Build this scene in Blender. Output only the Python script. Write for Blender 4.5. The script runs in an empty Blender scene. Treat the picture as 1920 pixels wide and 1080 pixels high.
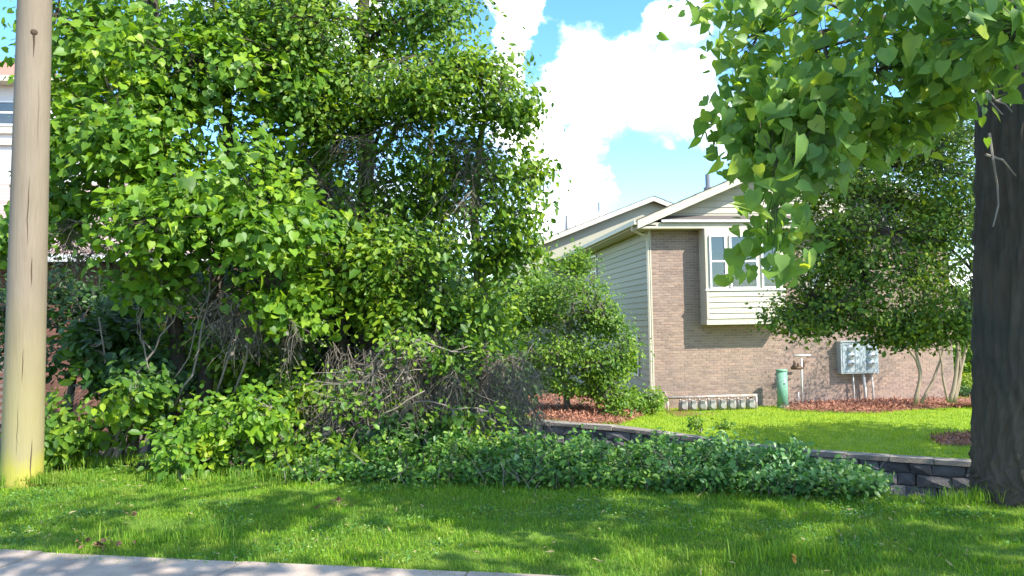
import bpy, math
import numpy as np
from mathutils import Matrix, Vector
R = math.radians
sc = bpy.context.scene
col = sc.collection

# ---------------------------------------------------------------- camera
EYE = np.array([0.0, 0.0, 1.5])
F = 1450.0                                   # focal length in photo pixels (1920 wide)
PSI, THETA, RHO = R(7.04), R(2.8), R(1.0)
fwd = np.array([math.sin(PSI)*math.cos(THETA), math.cos(PSI)*math.cos(THETA), math.sin(THETA)])
r0 = np.array([math.cos(PSI), -math.sin(PSI), 0.0])
u0 = np.cross(r0, fwd)
rgt = math.cos(RHO)*r0 - math.sin(RHO)*u0
upv = math.sin(RHO)*r0 + math.cos(RHO)*u0
cam_d = bpy.data.cameras.new("camera")
cam = bpy.data.objects.new("camera", cam_d)
col.objects.link(cam)
cam_d.sensor_width = 36.0
cam_d.lens = 36.0*F/1920.0
cam_d.clip_start = 0.05
cam_d.clip_end = 5000.0
cam.matrix_world = Matrix(((rgt[0], upv[0], -fwd[0], EYE[0]), (rgt[1], upv[1], -fwd[1], EYE[1]),
                           (rgt[2], upv[2], -fwd[2], EYE[2]), (0, 0, 0, 1)))
sc.camera = cam

# ---------------------------------------------------------------- light and exposure
SUN = np.array([0.50, -0.52, 0.69]); SUN /= np.linalg.norm(SUN)
SUN_EL = math.asin(SUN[2])
SUN_AZ = math.atan2(SUN[0], SUN[1])          # from +Y towards +X
sun_d = bpy.data.lights.new("sun", 'SUN')
sun_d.energy = 2.8
sun_d.angle = R(0.5)
sun_d.color = (1.0, 0.95, 0.86)
sun = bpy.data.objects.new("sun", sun_d)
sun.rotation_euler = Vector(SUN).to_track_quat('Z', 'Y').to_euler()
sun.location = (20, -20, 40)
col.objects.link(sun)
sc.view_settings.view_transform = 'Standard'
sc.view_settings.look = 'None'
sc.view_settings.gamma = 1.0
sc.view_settings.use_curve_mapping = False
sc.view_settings.exposure = 1.82
sc.render.engine = 'CYCLES'
sc.cycles.use_denoising = True
sc.cycles.max_bounces = 7
sc.cycles.diffuse_bounces = 3
sc.cycles.glossy_bounces = 2
sc.cycles.transmission_bounces = 4
sc.cycles.transparent_max_bounces = 6
sc.cycles.caustics_reflective = False
sc.cycles.caustics_refractive = False

def ray(px, py):
    return fwd + (px-960.0)/F*rgt + (540.0-py)/F*upv
def P(px, py, d):                            # point at distance d along the view axis
    return EYE + ray(px, py)*d
def PY(px, py, y):                           # on the plane Y = y
    r = ray(px, py); return EYE + r*((y-EYE[1])/r[1])
def PZ(px, py, z):                           # on the plane Z = z
    r = ray(px, py); return EYE + r*((z-EYE[2])/r[2])
def proj(p):
    q = np.asarray(p) - EYE
    d = q @ fwd
    return 960 + F*(q @ rgt)/d, 540 - F*(q @ upv)/d, d

world = bpy.data.worlds.new("World"); sc.world = world; world.use_nodes = True
wn, wl = world.node_tree.nodes, world.node_tree.links
wn.clear()
wout = wn.new('ShaderNodeOutputWorld')
sky = wn.new('ShaderNodeTexSky'); sky.sky_type = 'NISHITA'; sky.sun_disc = False
sky.sun_elevation = SUN_EL; sky.sun_rotation = SUN_AZ
sky.altitude = 200; sky.air_density = 1.0; sky.dust_density = 0.4; sky.ozone_density = 2.5
bg1 = wn.new('ShaderNodeBackground'); bg1.inputs[1].default_value = 0.125
hs = wn.new('ShaderNodeHueSaturation'); hs.inputs['Saturation'].default_value = 1.25
hs.inputs['Value'].default_value = 1.0
wl.new(sky.outputs[0], hs.inputs['Color']); wl.new(hs.outputs[0], bg1.inputs[0])
bg2 = wn.new('ShaderNodeBackground'); bg2.inputs[1].default_value = 1.6
wt = wn.new('ShaderNodeTexCoord')
def wmath(op, a, b=None, c=None):
    n = wn.new('ShaderNodeMath'); n.operation = op
    for i, v in enumerate((a, b, c)):
        if v is None: continue
        if isinstance(v, (int, float)): n.inputs[i].default_value = v
        else: wl.new(v, n.inputs[i])
    return n.outputs[0]
def wnoise(scale, detail, rough, off=(0, 0, 0), zs=1.6):
    m = wn.new('ShaderNodeMapping'); m.inputs['Location'].default_value = off; m.inputs['Scale'].default_value = (1, 1, zs)
    wl.new(wt.outputs['Generated'], m.inputs[0])
    n = wn.new('ShaderNodeTexNoise'); n.inputs['Scale'].default_value = scale
    n.inputs['Detail'].default_value = detail; n.inputs['Roughness'].default_value = rough
    wl.new(m.outputs[0], n.inputs['Vector']); return n.outputs['Fac']
def wwarp():
    acc = wt.outputs['Generated']
    for sc_, amp, det in ((5.0, .16, 6), (16.0, .06, 8)):
        n = wn.new('ShaderNodeTexNoise'); n.inputs['Scale'].default_value = sc_; n.inputs['Detail'].default_value = det
        n.inputs['Roughness'].default_value = .62
        wl.new(wt.outputs['Generated'], n.inputs['Vector'])
        sb = wn.new('ShaderNodeVectorMath'); sb.operation = 'SUBTRACT'; sb.inputs[1].default_value = (.5, .5, .5); wl.new(n.outputs['Color'], sb.inputs[0])
        ml = wn.new('ShaderNodeVectorMath'); ml.operation = 'MULTIPLY_ADD'; ml.inputs[1].default_value = (amp, amp, amp)
        wl.new(sb.outputs[0], ml.inputs[0]); wl.new(acc, ml.inputs[2]); acc = ml.outputs[0]
    nn = wn.new('ShaderNodeVectorMath'); nn.operation = 'NORMALIZE'; wl.new(acc, nn.inputs[0]); return nn.outputs[0]
WARP = wwarp()
def wblob(px, py, r_in, r_out):
    d = ray(px, py); d = d/np.linalg.norm(d)
    n = wn.new('ShaderNodeVectorMath'); n.operation = 'DOT_PRODUCT'
    wl.new(WARP, n.inputs[0]); n.inputs[1].default_value = d
    ac = wmath('ARCCOSINE', wmath('MINIMUM', n.outputs['Value'], 1.0))
    m = wn.new('ShaderNodeMapRange'); m.interpolation_type = 'SMOOTHSTEP'
    m.inputs['From Min'].default_value = r_out*1.15/F; m.inputs['From Max'].default_value = r_in*.6/F
    wl.new(ac, m.inputs[0]); return m.outputs[0]
pos = neg = None
for b in ((1110, 200, 80, 170), (1250, 220, 60, 130), (1015, 250, 40, 120), (960, 90, 25, 65), (990, 10, 20, 60),
          (1262, 65, 18, 60), (1090, 390, 25, 95), (1040, 410, 20, 80)):
    o_ = wblob(*b); pos = o_ if pos is None else wmath('MAXIMUM', pos, o_)
for b in ((1120, 15, 40, 95), (1190, 55, 30, 80), (1045, 95, 20, 50), (1050, 250, 5, 40), (1235, 345, 40, 140), (905, 60, 15, 60), (30, 90, 60, 200), (1150, 320, 10, 50)):
    o_ = wblob(*b); neg = o_ if neg is None else wmath('MAXIMUM', neg, o_)
nz = wnoise(7.0, 9, 0.58, (3.1, 1.7, 0.4))
fld = wmath('ADD', wmath('MULTIPLY', wmath('SUBTRACT', nz, 0.5), 1.35), 0.47)
fld = wmath('MULTIPLY_ADD', pos, 0.52, fld)
fld = wmath('MULTIPLY_ADD', neg, -0.36, fld)
mr = wn.new('ShaderNodeMapRange'); mr.interpolation_type = 'SMOOTHSTEP'
mr.inputs['From Min'].default_value = 0.42; mr.inputs['From Max'].default_value = 0.86
wl.new(fld, mr.inputs[0])
cr = wn.new('ShaderNodeValToRGB')
cr.color_ramp.elements[0].position = 0.38; cr.color_ramp.elements[0].color = (0.18, 0.23, 0.30, 1)
cr.color_ramp.elements[1].position = 0.62; cr.color_ramp.elements[1].color = (1.0, 1.0, 1.0, 1)
wl.new(wnoise(11.0, 6, 0.6, (9, 2, 5)), cr.inputs[0]); wl.new(cr.outputs[0], bg2.inputs[0])
wmix = wn.new('ShaderNodeMixShader')
wl.new(mr.outputs[0], wmix.inputs[0]); wl.new(bg1.outputs[0], wmix.inputs[1]); wl.new(bg2.outputs[0], wmix.inputs[2])
wl.new(wmix.outputs[0], wout.inputs[0])

# ---------------------------------------------------------------- materials
def new_mat(name):
    m = bpy.data.materials.new(name); m.use_nodes = True
    nt = m.node_tree; nt.nodes.clear()
    out = nt.nodes.new('ShaderNodeOutputMaterial')
    return m, nt.nodes, nt.links, out
def rgba(c): return (c[0], c[1], c[2], 1.0)
def rand_fac(n, l):
    g = n.new('ShaderNodeNewGeometry'); oi = n.new('ShaderNodeObjectInfo')
    a = n.new('ShaderNodeMath'); a.operation = 'ADD'
    l.new(g.outputs['Random Per Island'], a.inputs[0]); l.new(oi.outputs['Random'], a.inputs[1])
    f = n.new('ShaderNodeMath'); f.operation = 'FRACT'; l.new(a.outputs[0], f.inputs[0])
    return f.outputs[0]
def ramp(n, l, fac, stops):
    r = n.new('ShaderNodeValToRGB'); e = r.color_ramp.elements
    while len(e) > 1: e.remove(e[-1])
    e[0].position = stops[0][0]; e[0].color = rgba(stops[0][1])
    for p, c in stops[1:]:
        k = e.new(p); k.color = rgba(c)
    l.new(fac, r.inputs[0]); return r.outputs[0]
def noise(n, l, scale, detail=4, rough=0.55, stretch=(1, 1, 1), coord='Object'):
    t = n.new('ShaderNodeTexCoord'); m = n.new('ShaderNodeMapping'); m.inputs['Scale'].default_value = stretch
    l.new(t.outputs[coord], m.inputs[0])
    z = n.new('ShaderNodeTexNoise'); z.inputs['Scale'].default_value = scale
    z.inputs['Detail'].default_value = detail; z.inputs['Roughness'].default_value = rough
    l.new(m.outputs[0], z.inputs['Vector']); return z.outputs['Fac']
def mixc(n, l, fac, a, b, mode='MIX'):
    m = n.new('ShaderNodeMix'); m.data_type = 'RGBA'; m.blend_type = mode
    if isinstance(fac, (int, float)): m.inputs[0].default_value = fac
    else: l.new(fac, m.inputs[0])
    for i, v in ((6, a), (7, b)):
        if isinstance(v, tuple): m.inputs[i].default_value = rgba(v)
        else: l.new(v, m.inputs[i])
    return m.outputs[2]
def leaf_mat(name, stops, trans=0.38, rough=0.45, tint=1.35, patch=None):
    m, n, l, out = new_mat(name)
    c = ramp(n, l, rand_fac(n, l), stops)
    bm = n.new('ShaderNodeMapRange'); bm.inputs['From Min'].default_value = .36; bm.inputs['From Max'].default_value = .64
    l.new(noise(n, l, 1.3, 4), bm.inputs[0])
    c = mixc(n, l, bm.outputs[0], mixc(n, l, 1.0, c, (.82, .9, 1.1), 'MULTIPLY'), mixc(n, l, 1.0, c, (1.3, 1.18, 0.75), 'MULTIPLY'))
    if patch:
        pm = n.new('ShaderNodeMapRange'); pm.inputs['From Min'].default_value = .48; pm.inputs['From Max'].default_value = .68
        l.new(noise(n, l, 3.1, 5, .6), pm.inputs[0]); c = mixc(n, l, pm.outputs[0], c, mixc(n, l, .75, c, patch))
    p = n.new('ShaderNodeBsdfPrincipled'); l.new(c, p.inputs['Base Color'])
    p.inputs['Roughness'].default_value = rough; p.inputs['Specular IOR Level'].default_value = 0.35
    t = n.new('ShaderNodeBsdfTranslucent')
    l.new(mixc(n, l, 1.0, c, (tint*1.15, tint*1.1, tint*0.45), 'MULTIPLY'), t.inputs[0])
    x = n.new('ShaderNodeMixShader'); x.inputs[0].default_value = trans
    l.new(p.outputs[0], x.inputs[1]); l.new(t.outputs[0], x.inputs[2]); l.new(x.outputs[0], out.inputs[0])
    return m
def surf_mat(name, c1, c2, scale=6, rough=0.85, bump=0.0, bscale=40, stretch=(1, 1, 1), rnd=None, c3=None, metal=0.0, s3=1.2, spec=0.3, t3=(0.45, 0.65)):
    m, n, l, out = new_mat(name)
    c = mixc(n, l, noise(n, l, scale, 6, 0.6, stretch), c1, c2)
    if c3 is not None:
        f = n.new('ShaderNodeMapRange'); f.inputs['From Min'].default_value = t3[0]; f.inputs['From Max'].default_value = t3[1]
        l.new(noise(n, l, s3, 5, 0.6), f.inputs[0]); c = mixc(n, l, f.outputs[0], c, c3)
    if rnd is not None:
        c = mixc(n, l, 1.0, c, ramp(n, l, rand_fac(n, l), rnd), 'MULTIPLY')
    p = n.new('ShaderNodeBsdfPrincipled'); l.new(c, p.inputs['Base Color'])
    p.inputs['Roughness'].default_value = rough; p.inputs['Metallic'].default_value = metal
    p.inputs['Specular IOR Level'].default_value = spec
    if bump:
        b = n.new('ShaderNodeBump'); b.inputs['Strength'].default_value = bump; b.inputs['Distance'].default_value = 0.02
        l.new(noise(n, l, bscale, 6, 0.65, stretch), b.inputs['Height']); l.new(b.outputs[0], p.inputs['Normal'])
    l.new(p.outputs[0], out.inputs[0]); return m

M = {}
M['leaf_vine'] = leaf_mat('vine leaf green', [(0, (.065, .15, .02)), (.4, (.125, .26, .026)), (.8, (.195, .345, .032)), (1, (.28, .40, .036))], .45)
M['leaf_mid'] = leaf_mat('mid green leaf', [(0, (.045, .115, .018)), (.5, (.115, .235, .024)), (1, (.25, .36, .032))], .42)
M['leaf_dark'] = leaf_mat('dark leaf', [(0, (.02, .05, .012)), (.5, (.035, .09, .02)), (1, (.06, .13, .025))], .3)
M['leaf_near'] = leaf_mat('broad leaf green', [(0, (.12, .235, .06)), (.5, (.18, .32, .08)), (.85, (.24, .38, .085)), (1, (.38, .47, .07))], .5)
M['leaf_shade'] = leaf_mat('small tree leaf', [(0, (.06, .125, .016)), (.5, (.125, .23, .022)), (.85, (.22, .32, .028)), (1, (.33, .40, .03))], .35)
M['leaf_bright'] = leaf_mat('bright shrub leaf', [(0, (.06, .14, .02)), (.5, (.11, .22, .022)), (1, (.2, .31, .03))], .4)
M['leaf_lime'] = leaf_mat('lime shrub leaf', [(0, (.15, .24, .02)), (1, (.3, .38, .03))], .4)
M['leaf_ivy'] = leaf_mat('ground cover leaf', [(0, (.03, .095, .025)), (.4, (.075, .19, .035)), (.8, (.14, .28, .05)), (1, (.26, .39, .10))], .35, .38)
M['leaf_pale'] = leaf_mat('pale glint shoot leaf', [(0, (.10, .24, .06)), (.6, (.18, .34, .10)), (1, (.34, .46, .22))], .35, .32)
M['dry_grass'] = surf_mat('dry clipping', (.24, .20, .09), (.34, .29, .14), 20, .9)
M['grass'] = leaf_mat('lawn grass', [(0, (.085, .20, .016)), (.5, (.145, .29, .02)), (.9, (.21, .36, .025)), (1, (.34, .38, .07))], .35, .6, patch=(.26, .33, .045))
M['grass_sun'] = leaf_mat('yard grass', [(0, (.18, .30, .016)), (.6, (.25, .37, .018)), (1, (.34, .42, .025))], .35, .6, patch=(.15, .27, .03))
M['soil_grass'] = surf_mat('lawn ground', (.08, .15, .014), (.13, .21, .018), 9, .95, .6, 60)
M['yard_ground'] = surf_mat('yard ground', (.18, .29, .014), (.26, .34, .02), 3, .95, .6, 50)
M['earth'] = surf_mat('dark earth', (.03, .022, .015), (.06, .045, .03), 3, .95, .8, 20)
M['mulch'] = surf_mat('red mulch', (.20, .085, .05), (.34, .17, .11), 18, .95, 1.0, 60)
M['mulch_chip'] = surf_mat('mulch chip', (.28, .115, .07), (.40, .20, .13), 9, .9, rnd=[(0, (.45, .4, .4)), (.6, (1, 1, 1)), (1, (1.6, 1.6, 1.5))])
M['concrete'] = surf_mat('sidewalk concrete', (.41, .32, .25), (.52, .42, .335), 14, .9, .35, 120, c3=(.30, .24, .195), s3=2.2)
M['asphalt'] = surf_mat('asphalt', (.045, .045, .047), (.06, .06, .06), 40, .9, .5, 200)
M['brick'] = surf_mat('pink brick', (.29, .195, .155), (.365, .26, .205), 14, .9, .4, 90, rnd=[(0, (.80, .79, .79)), (.35, (.94, .94, .94)), (.75, (1.04, 1.03, 1.01)), (1, (1.14, 1.11, 1.07))], c3=(.25, .185, .15), s3=.7)
M['mortar'] = surf_mat('mortar', (.41, .35, .29), (.48, .415, .345), 25, .95, .3, 120)
M['brick_red'] = surf_mat('red brown brick', (.15, .07, .05), (.22, .10, .07), 14, .9, .4, 90, rnd=[(0, (.7, .7, .7)), (1, (1.2, 1.2, 1.2))])
M['mortar_dark'] = surf_mat('brown mortar', (.16, .12, .10), (.22, .17, .14), 25, .95)
M['siding'] = surf_mat('cream siding', (.34, .325, .235), (.40, .38, .28), 2.5, .6, .15, 30, (1, .15, 1), rnd=[(0, (.94, .94, .94)), (1, (1.04, 1.04, 1.04))])
M['trim'] = surf_mat('cream trim', (.49, .44, .33), (.55, .50, .385), 4, .5, c3=(.55, .50, .40), s3=2)
M['fascia'] = surf_mat('cream fascia', (.42, .385, .29), (.48, .44, .335), 3, .55, c3=(.5, .45, .36), s3=2)
M['white'] = surf_mat('white window vinyl', (.76, .76, .74), (.82, .82, .80), 6, .4)
M['blind'] = surf_mat('pale blind', (.42, .42, .41), (.5, .5, .49), 8, .7)
M['room'] = surf_mat('dark room', (.02, .02, .022), (.04, .04, .04), 2, .9)
M['shingle'] = surf_mat('grey brown shingle', (.10, .085, .075), (.16, .14, .125), 20, .95, .5, 80, rnd=[(0, (.75, .75, .75)), (1, (1.2, 1.2, 1.2))])
M['shingle_pink'] = surf_mat('faded pink shingle', (.36, .26, .22), (.46, .34, .30), 20, .95, .5, 80, rnd=[(0, (.82, .82, .82)), (1, (1.12, 1.12, 1.12))])
M['roof_red'] = surf_mat('red roof tile', (.42, .17, .12), (.52, .24, .17), 12, .9, .4, 40, rnd=[(0, (.85, .85, .85)), (1, (1.1, 1.1, 1.1))])
M['pale'] = surf_mat('pale stucco', (.62, .58, .56), (.68, .64, .61), 3, .9, .2, 60)
M['pipe_metal'] = surf_mat('galvanised pipe', (.42, .36, .33), (.55, .49, .45), 9, .5, metal=.2, c3=(.35, .22, .16), s3=8)
M['vent'] = surf_mat('grey vent metal', (.16, .17, .18), (.22, .23, .24), 9, .5, metal=.3)
M['meter_grey'] = surf_mat('gas meter grey', (.24, .24, .22), (.36, .35, .32), 7, .5, c3=(.28, .24, .2), s3=9)
M['meter_face'] = surf_mat('meter index face', (.10, .10, .10), (.2, .2, .2), 30, .3)
M['box_grey'] = surf_mat('meter cabinet paint', (.33, .38, .40), (.40, .45, .47), 3, .45, c3=(.28, .31, .32), s3=3)
M['conduit'] = surf_mat('pale conduit', (.50, .46, .42), (.60, .56, .52), 6, .5)
M['green_paint'] = surf_mat('pale green paint', (.13, .30, .19), (.19, .38, .26), 4, .5, c3=(.24, .40, .30), s3=3)
M['valve'] = surf_mat('rusty bronze', (.09, .055, .035), (.17, .11, .07), 20, .6, metal=.3)
M['stone'] = surf_mat('dark wall stone', (.11, .10, .10), (.24, .22, .21), 5, .95, .9, 25, rnd=[(0, (.6, .6, .62)), (.5, (1, 1, 1)), (1, (1.7, 1.65, 1.6))])
M['cap'] = surf_mat('capstone darkened for shade', (.19, .165, .135), (.31, .27, .22), 7, .95, .6, 30, rnd=[(0, (.8, .8, .8)), (1, (1.15, 1.15, 1.15))])  # shade on the caps is put into this darkened base colour
M['bark'] = surf_mat('dark bark', (.022, .017, .013), (.15, .12, .095), 11, .95, 1.0, 14, (1, 1, .22), c3=(.055, .055, .045), s3=1.5)
M['bark_grey'] = surf_mat('grey twig bark', (.14, .12, .10), (.27, .24, .20), 8, .95, .5, 20, (1, 1, .3))
M['bark_tan'] = surf_mat('tan smooth bark', (.24, .17, .12), (.40, .31, .23), 6, .9, .3, 20, (1, 1, .3))
M['dead'] = surf_mat('dead vine', (.115, .10, .082), (.20, .18, .15), 6, .95, rnd=[(0, (.55, .55, .55)), (1, (1.35, 1.3, 1.25))])
M['dead_leaf'] = surf_mat('dead leaf', (.12, .065, .035), (.22, .13, .075), 20, .9, rnd=[(0, (.6, .6, .6)), (1, (1.3, 1.3, 1.3))])
M['orange_leaf'] = surf_mat('orange leaf', (.55, .22, .04), (.62, .30, .06), 20, .8)
def pole_mat():
    m, n, l, out = new_mat('weathered pole wood')
    c = mixc(n, l, noise(n, l, 18, 6, .6, (1, 1, .05)), (.14, .108, .068), (.285, .225, .15))
    gr = n.new('ShaderNodeMapRange'); gr.inputs['From Min'].default_value = .35; gr.inputs['From Max'].default_value = .68
    l.new(noise(n, l, 75, 5, .7, (1, 1, .025)), gr.inputs[0])
    c = mixc(n, l, gr.outputs[0], mixc(n, l, 1.0, c, (.66, .64, .60), 'MULTIPLY'), c)
    c = mixc(n, l, noise(n, l, 2.2, 4, .6, (1, 1, .4)), c, (.29, .24, .18))
    t = n.new('ShaderNodeTexCoord'); s = n.new('ShaderNodeSeparateXYZ'); l.new(t.outputs['Object'], s.inputs[0])
    z = n.new('ShaderNodeMath'); z.operation = 'MULTIPLY_ADD'; z.inputs[1].default_value = 0.55
    l.new(noise(n, l, 3.5, 5, .6, (1, 1, .45)), z.inputs[0]); l.new(s.outputs[2], z.inputs[2])
    mr = n.new('ShaderNodeMapRange'); mr.inputs['From Min'].default_value = .62; mr.inputs['From Max'].default_value = .46
    l.new(z.outputs[0], mr.inputs[0]); c = mixc(n, l, mr.outputs[0], c, (.36, .33, .02))
    mr2 = n.new('ShaderNodeMapRange'); mr2.inputs['From Min'].default_value = 2.2; mr2.inputs['From Max'].default_value = .9
    mr2.inputs['To Max'].default_value = .45
    l.new(z.outputs[0], mr2.inputs[0]); c = mixc(n, l, mr2.outputs[0], c, (.36, .32, .10))
    p = n.new('ShaderNodeBsdfPrincipled'); l.new(c, p.inputs['Base Color']); p.inputs['Roughness'].default_value = .9
    b = n.new('ShaderNodeBump'); b.inputs['Strength'].default_value = .45; b.inputs['Distance'].default_value = .01
    l.new(noise(n, l, 60, 6, .7, (1, 1, .03)), b.inputs['Height']); l.new(b.outputs[0], p.inputs['Normal'])
    l.new(p.outputs[0], out.inputs[0]); return m
M['pole'] = pole_mat()
M['crack'] = surf_mat('pole crack', (.06, .04, .025), (.10, .07, .045), 30, .95)
def glass_mat():
    m, n, l, out = new_mat('window glass')
    g = n.new('ShaderNodeBsdfGlossy'); g.inputs['Roughness'].default_value = .04; g.inputs[0].default_value = (.9, .95, 1, 1)
    t = n.new('ShaderNodeBsdfTransparent'); t.inputs[0].default_value = (.75, .8, .8, 1)
    f = n.new('ShaderNodeFresnel'); f.inputs[0].default_value = 1.5
    a = n.new('ShaderNodeMath'); a.operation = 'ADD'; a.inputs[1].default_value = .02; l.new(f.outputs[0], a.inputs[0])
    x = n.new('ShaderNodeMixShader'); l.new(a.outputs[0], x.inputs[0]); l.new(t.outputs[0], x.inputs[1]); l.new(g.outputs[0], x.inputs[2])
    l.new(x.outputs[0], out.inputs[0]); return m
M['glass'] = glass_mat()
def dome_mat():
    m, n, l, out = new_mat('meter glass dome')
    p = n.new('ShaderNodeBsdfPrincipled'); p.inputs['Base Color'].default_value = (.62, .64, .66, 1)
    p.inputs['Roughness'].default_value = .12; p.inputs['Coat Weight'].default_value = 1.0
    l.new(p.outputs[0], out.inputs[0]); return m
M['dome'] = dome_mat()

# ---------------------------------------------------------------- mesh helpers
class MB:
    def __init__(s): s.V = []; s.F = []; s.n = 0
    def add(s, v, f):
        v = np.asarray(v, dtype=np.float64).reshape(-1, 3)
        s.V.append(v)
        f = np.asarray(f, dtype=np.int64).reshape(-1, 3)
        s.F.append(f + s.n); s.n += len(v); return s
    def quad(s, a, b, c, d): return s.add([a, b, c, d], [(0, 1, 2), (0, 2, 3)])
    def box(s, lo, hi, rotz=0.0, about=None):
        x0, y0, z0 = lo; x1, y1, z1 = hi
        v = np.array([(x0, y0, z0), (x1, y0, z0), (x1, y1, z0), (x0, y1, z0), (x0, y0, z1), (x1, y0, z1), (x1, y1, z1), (x0, y1, z1)], float)
        if rotz:
            c = np.array(about if about is not None else ((x0+x1)/2, (y0+y1)/2, 0))
            ca, sa = math.cos(rotz), math.sin(rotz); q = v - c
            v = np.stack([q[:, 0]*ca-q[:, 1]*sa, q[:, 0]*sa+q[:, 1]*ca, q[:, 2]], 1) + c
        return s.add(v, BOXF)
    def hexa(s, v): return s.add(v, BOXF)      # 8 corners: bottom ring then top ring
    def tube(s, pts, rad, sides=6, cap=True):
        v, f = tube(pts, rad, sides, cap); return s.add(v, f)
    def cyl(s, c, r, h, sides=14, bev=0.0):
        c = np.array(c, float)
        if bev:
            return s.tube([c, c+[0, 0, bev], c+[0, 0, h-bev], c+[0, 0, h]], [r-bev, r, r, r-bev], sides)
        return s.tube([c, c+[0, 0, h]], [r, r], sides)
    def build(s, name, mat, parent=None, smooth=False, kind=None):
        V = np.concatenate(s.V); Fc = np.concatenate(s.F)
        base = BASE[parent.name] if parent is not None else np.zeros(3)
        return mesh_obj(name, V - base, Fc, mat, parent, smooth, kind)
BOXF = [(0, 2, 1), (0, 3, 2), (4, 5, 6), (4, 6, 7), (0, 1, 5), (0, 5, 4), (1, 2, 6), (1, 6, 5), (2, 3, 7), (2, 7, 6), (3, 0, 4), (3, 4, 7)]
BASE = {}
def mesh_data(name, V, Fc, mat, smooth=False):
    me = bpy.data.meshes.new(name)
    nv, nf = len(V), len(Fc)
    me.vertices.add(nv); me.vertices.foreach_set('co', np.ascontiguousarray(V, np.float32).ravel())
    me.loops.add(nf*3); me.loops.foreach_set('vertex_index', np.ascontiguousarray(Fc, np.int32).ravel())
    me.polygons.add(nf); me.polygons.foreach_set('loop_start', np.arange(0, nf*3, 3, dtype=np.int32))
    me.polygons.foreach_set('use_smooth', np.full(nf, bool(smooth)))
    me.update(calc_edges=True)
    me.materials.append(mat); return me
def link(name, data, parent=None, kind=None):
    o = bpy.data.objects.new(name, data); col.objects.link(o)
    if parent is not None: o.parent = parent
    BASE[o.name] = BASE[parent.name] if parent is not None else np.zeros(3)
    if kind: o['kind'] = kind
    return o
def mesh_obj(name, V, Fc, mat, parent=None, smooth=False, kind=None):
    return link(name, mesh_data(name, V, Fc, mat, smooth), parent, kind)
def thing(name, label, cat, base, group=None):
    o = bpy.data.objects.new(name, None); col.objects.link(o)
    base = np.array(base, float); o.location = base; o.empty_display_size = .2
    BASE[o.name] = base; tag(o, label, cat, group); return o
def tag(o, label, cat, group=None):
    o['label'] = label; o['category'] = cat
    if group: o['group'] = group
    return o
def struct(o): o['kind'] = 'structure'; return o
def copy_tree(o, loc=None, label=None, parent=None):
    c = o.copy(); col.objects.link(c)
    if parent is not None: c.parent = parent
    if loc is not None: c.location = loc
    if label: c['label'] = label
    for ch in list(o.children): copy_tree(ch, parent=c)
    return c
def norm(v): return v/np.maximum(np.linalg.norm(v, axis=-1, keepdims=True), 1e-9)
def tube(pts, rad, sides=6, cap=True):
    pts = np.asarray(pts, float); n = len(pts); rad = np.broadcast_to(np.asarray(rad, float), (n,))
    t = np.gradient(pts, axis=0) if n > 2 else np.repeat(pts[1:]-pts[:1], n, 0)
    t = norm(t); ref = np.array([0, 0, 1.0]) if abs(t[0, 2]) < .9 else np.array([1.0, 0, 0])
    a = norm(np.cross(t, ref)); b = np.cross(t, a)
    ang = np.linspace(0, 2*math.pi, sides, endpoint=False)
    ring = np.cos(ang)[None, :, None]*a[:, None] + np.sin(ang)[None, :, None]*b[:, None]
    V = (pts[:, None] + ring*rad[:, None, None]).reshape(-1, 3)
    i = np.arange(n-1)[:, None]*sides + np.arange(sides)[None]; j = np.arange(n-1)[:, None]*sides + (np.arange(sides)[None]+1) % sides
    f = np.concatenate([np.stack([i, j+sides, j], -1).reshape(-1, 3), np.stack([i, i+sides, j+sides], -1).reshape(-1, 3)])
    if cap:
        e = [(0, k, k+1) for k in range(1, sides-1)]; s0 = (n-1)*sides
        e += [(s0, s0+k+1, s0+k) for k in range(1, sides-1)]
        f = np.concatenate([f, np.array(e)])
    return V, f
def wiggle(a, b, n, amp, rng, sag=0.0):
    a = np.asarray(a, float); b = np.asarray(b, float); t = np.linspace(0, 1, n)[:, None]
    p = a + (b-a)*t
    w = np.cumsum(rng.normal(0, 1, (n, 3)), 0); w -= w[0] + (w[-1]-w[0])*t
    p = p + w*amp
    p[:, 2] += sag*4*(t*(1-t))[:, 0]
    return p
# leaf outlines: x across, y along, z = normal
_h = [(.0, .02, 0), (.30, -.10, .06), (.50, .18, .10), (.40, .55, .06), (.16, .85, -.02), (0, 1.08, -.12), (0, .5, -.03), (-.16, .85, -.02), (-.40, .55, .06), (-.50, .18, .10), (-.30, -.10, .06)]
HEART = (np.array(_h, float), np.array([(0, 1, 2), (0, 2, 6), (6, 2, 3), (6, 3, 4), (6, 4, 5), (0, 9, 10), (0, 6, 9), (6, 8, 9), (6, 7, 8), (6, 5, 7)]))
OVAL = (np.array([(0, 0, 0), (.27, .3, .07), (.24, .68, .05), (0, 1, -.08), (-.24, .68, .05), (-.27, .3, .07)], float), np.array([(0, 1, 2), (0, 2, 3), (0, 3, 4), (0, 4, 5)]))
DIAM = (np.array([(0, 0, 0), (.3, .42, .08), (0, 1, -.05), (-.3, .42, .08)], float), np.array([(0, 1, 2), (0, 2, 3)]))
NARROW = (np.array([(0, 0, 0), (.13, .35, .03), (0, 1, -.06), (-.13, .35, .03)], float), np.array([(0, 1, 2), (0, 2, 3)]))
def frames(nrm, tip):
    z = norm(nrm); y = norm(tip - (tip*z).sum(-1, keepdims=True)*z); x = np.cross(y, z); return x, y, z
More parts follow.
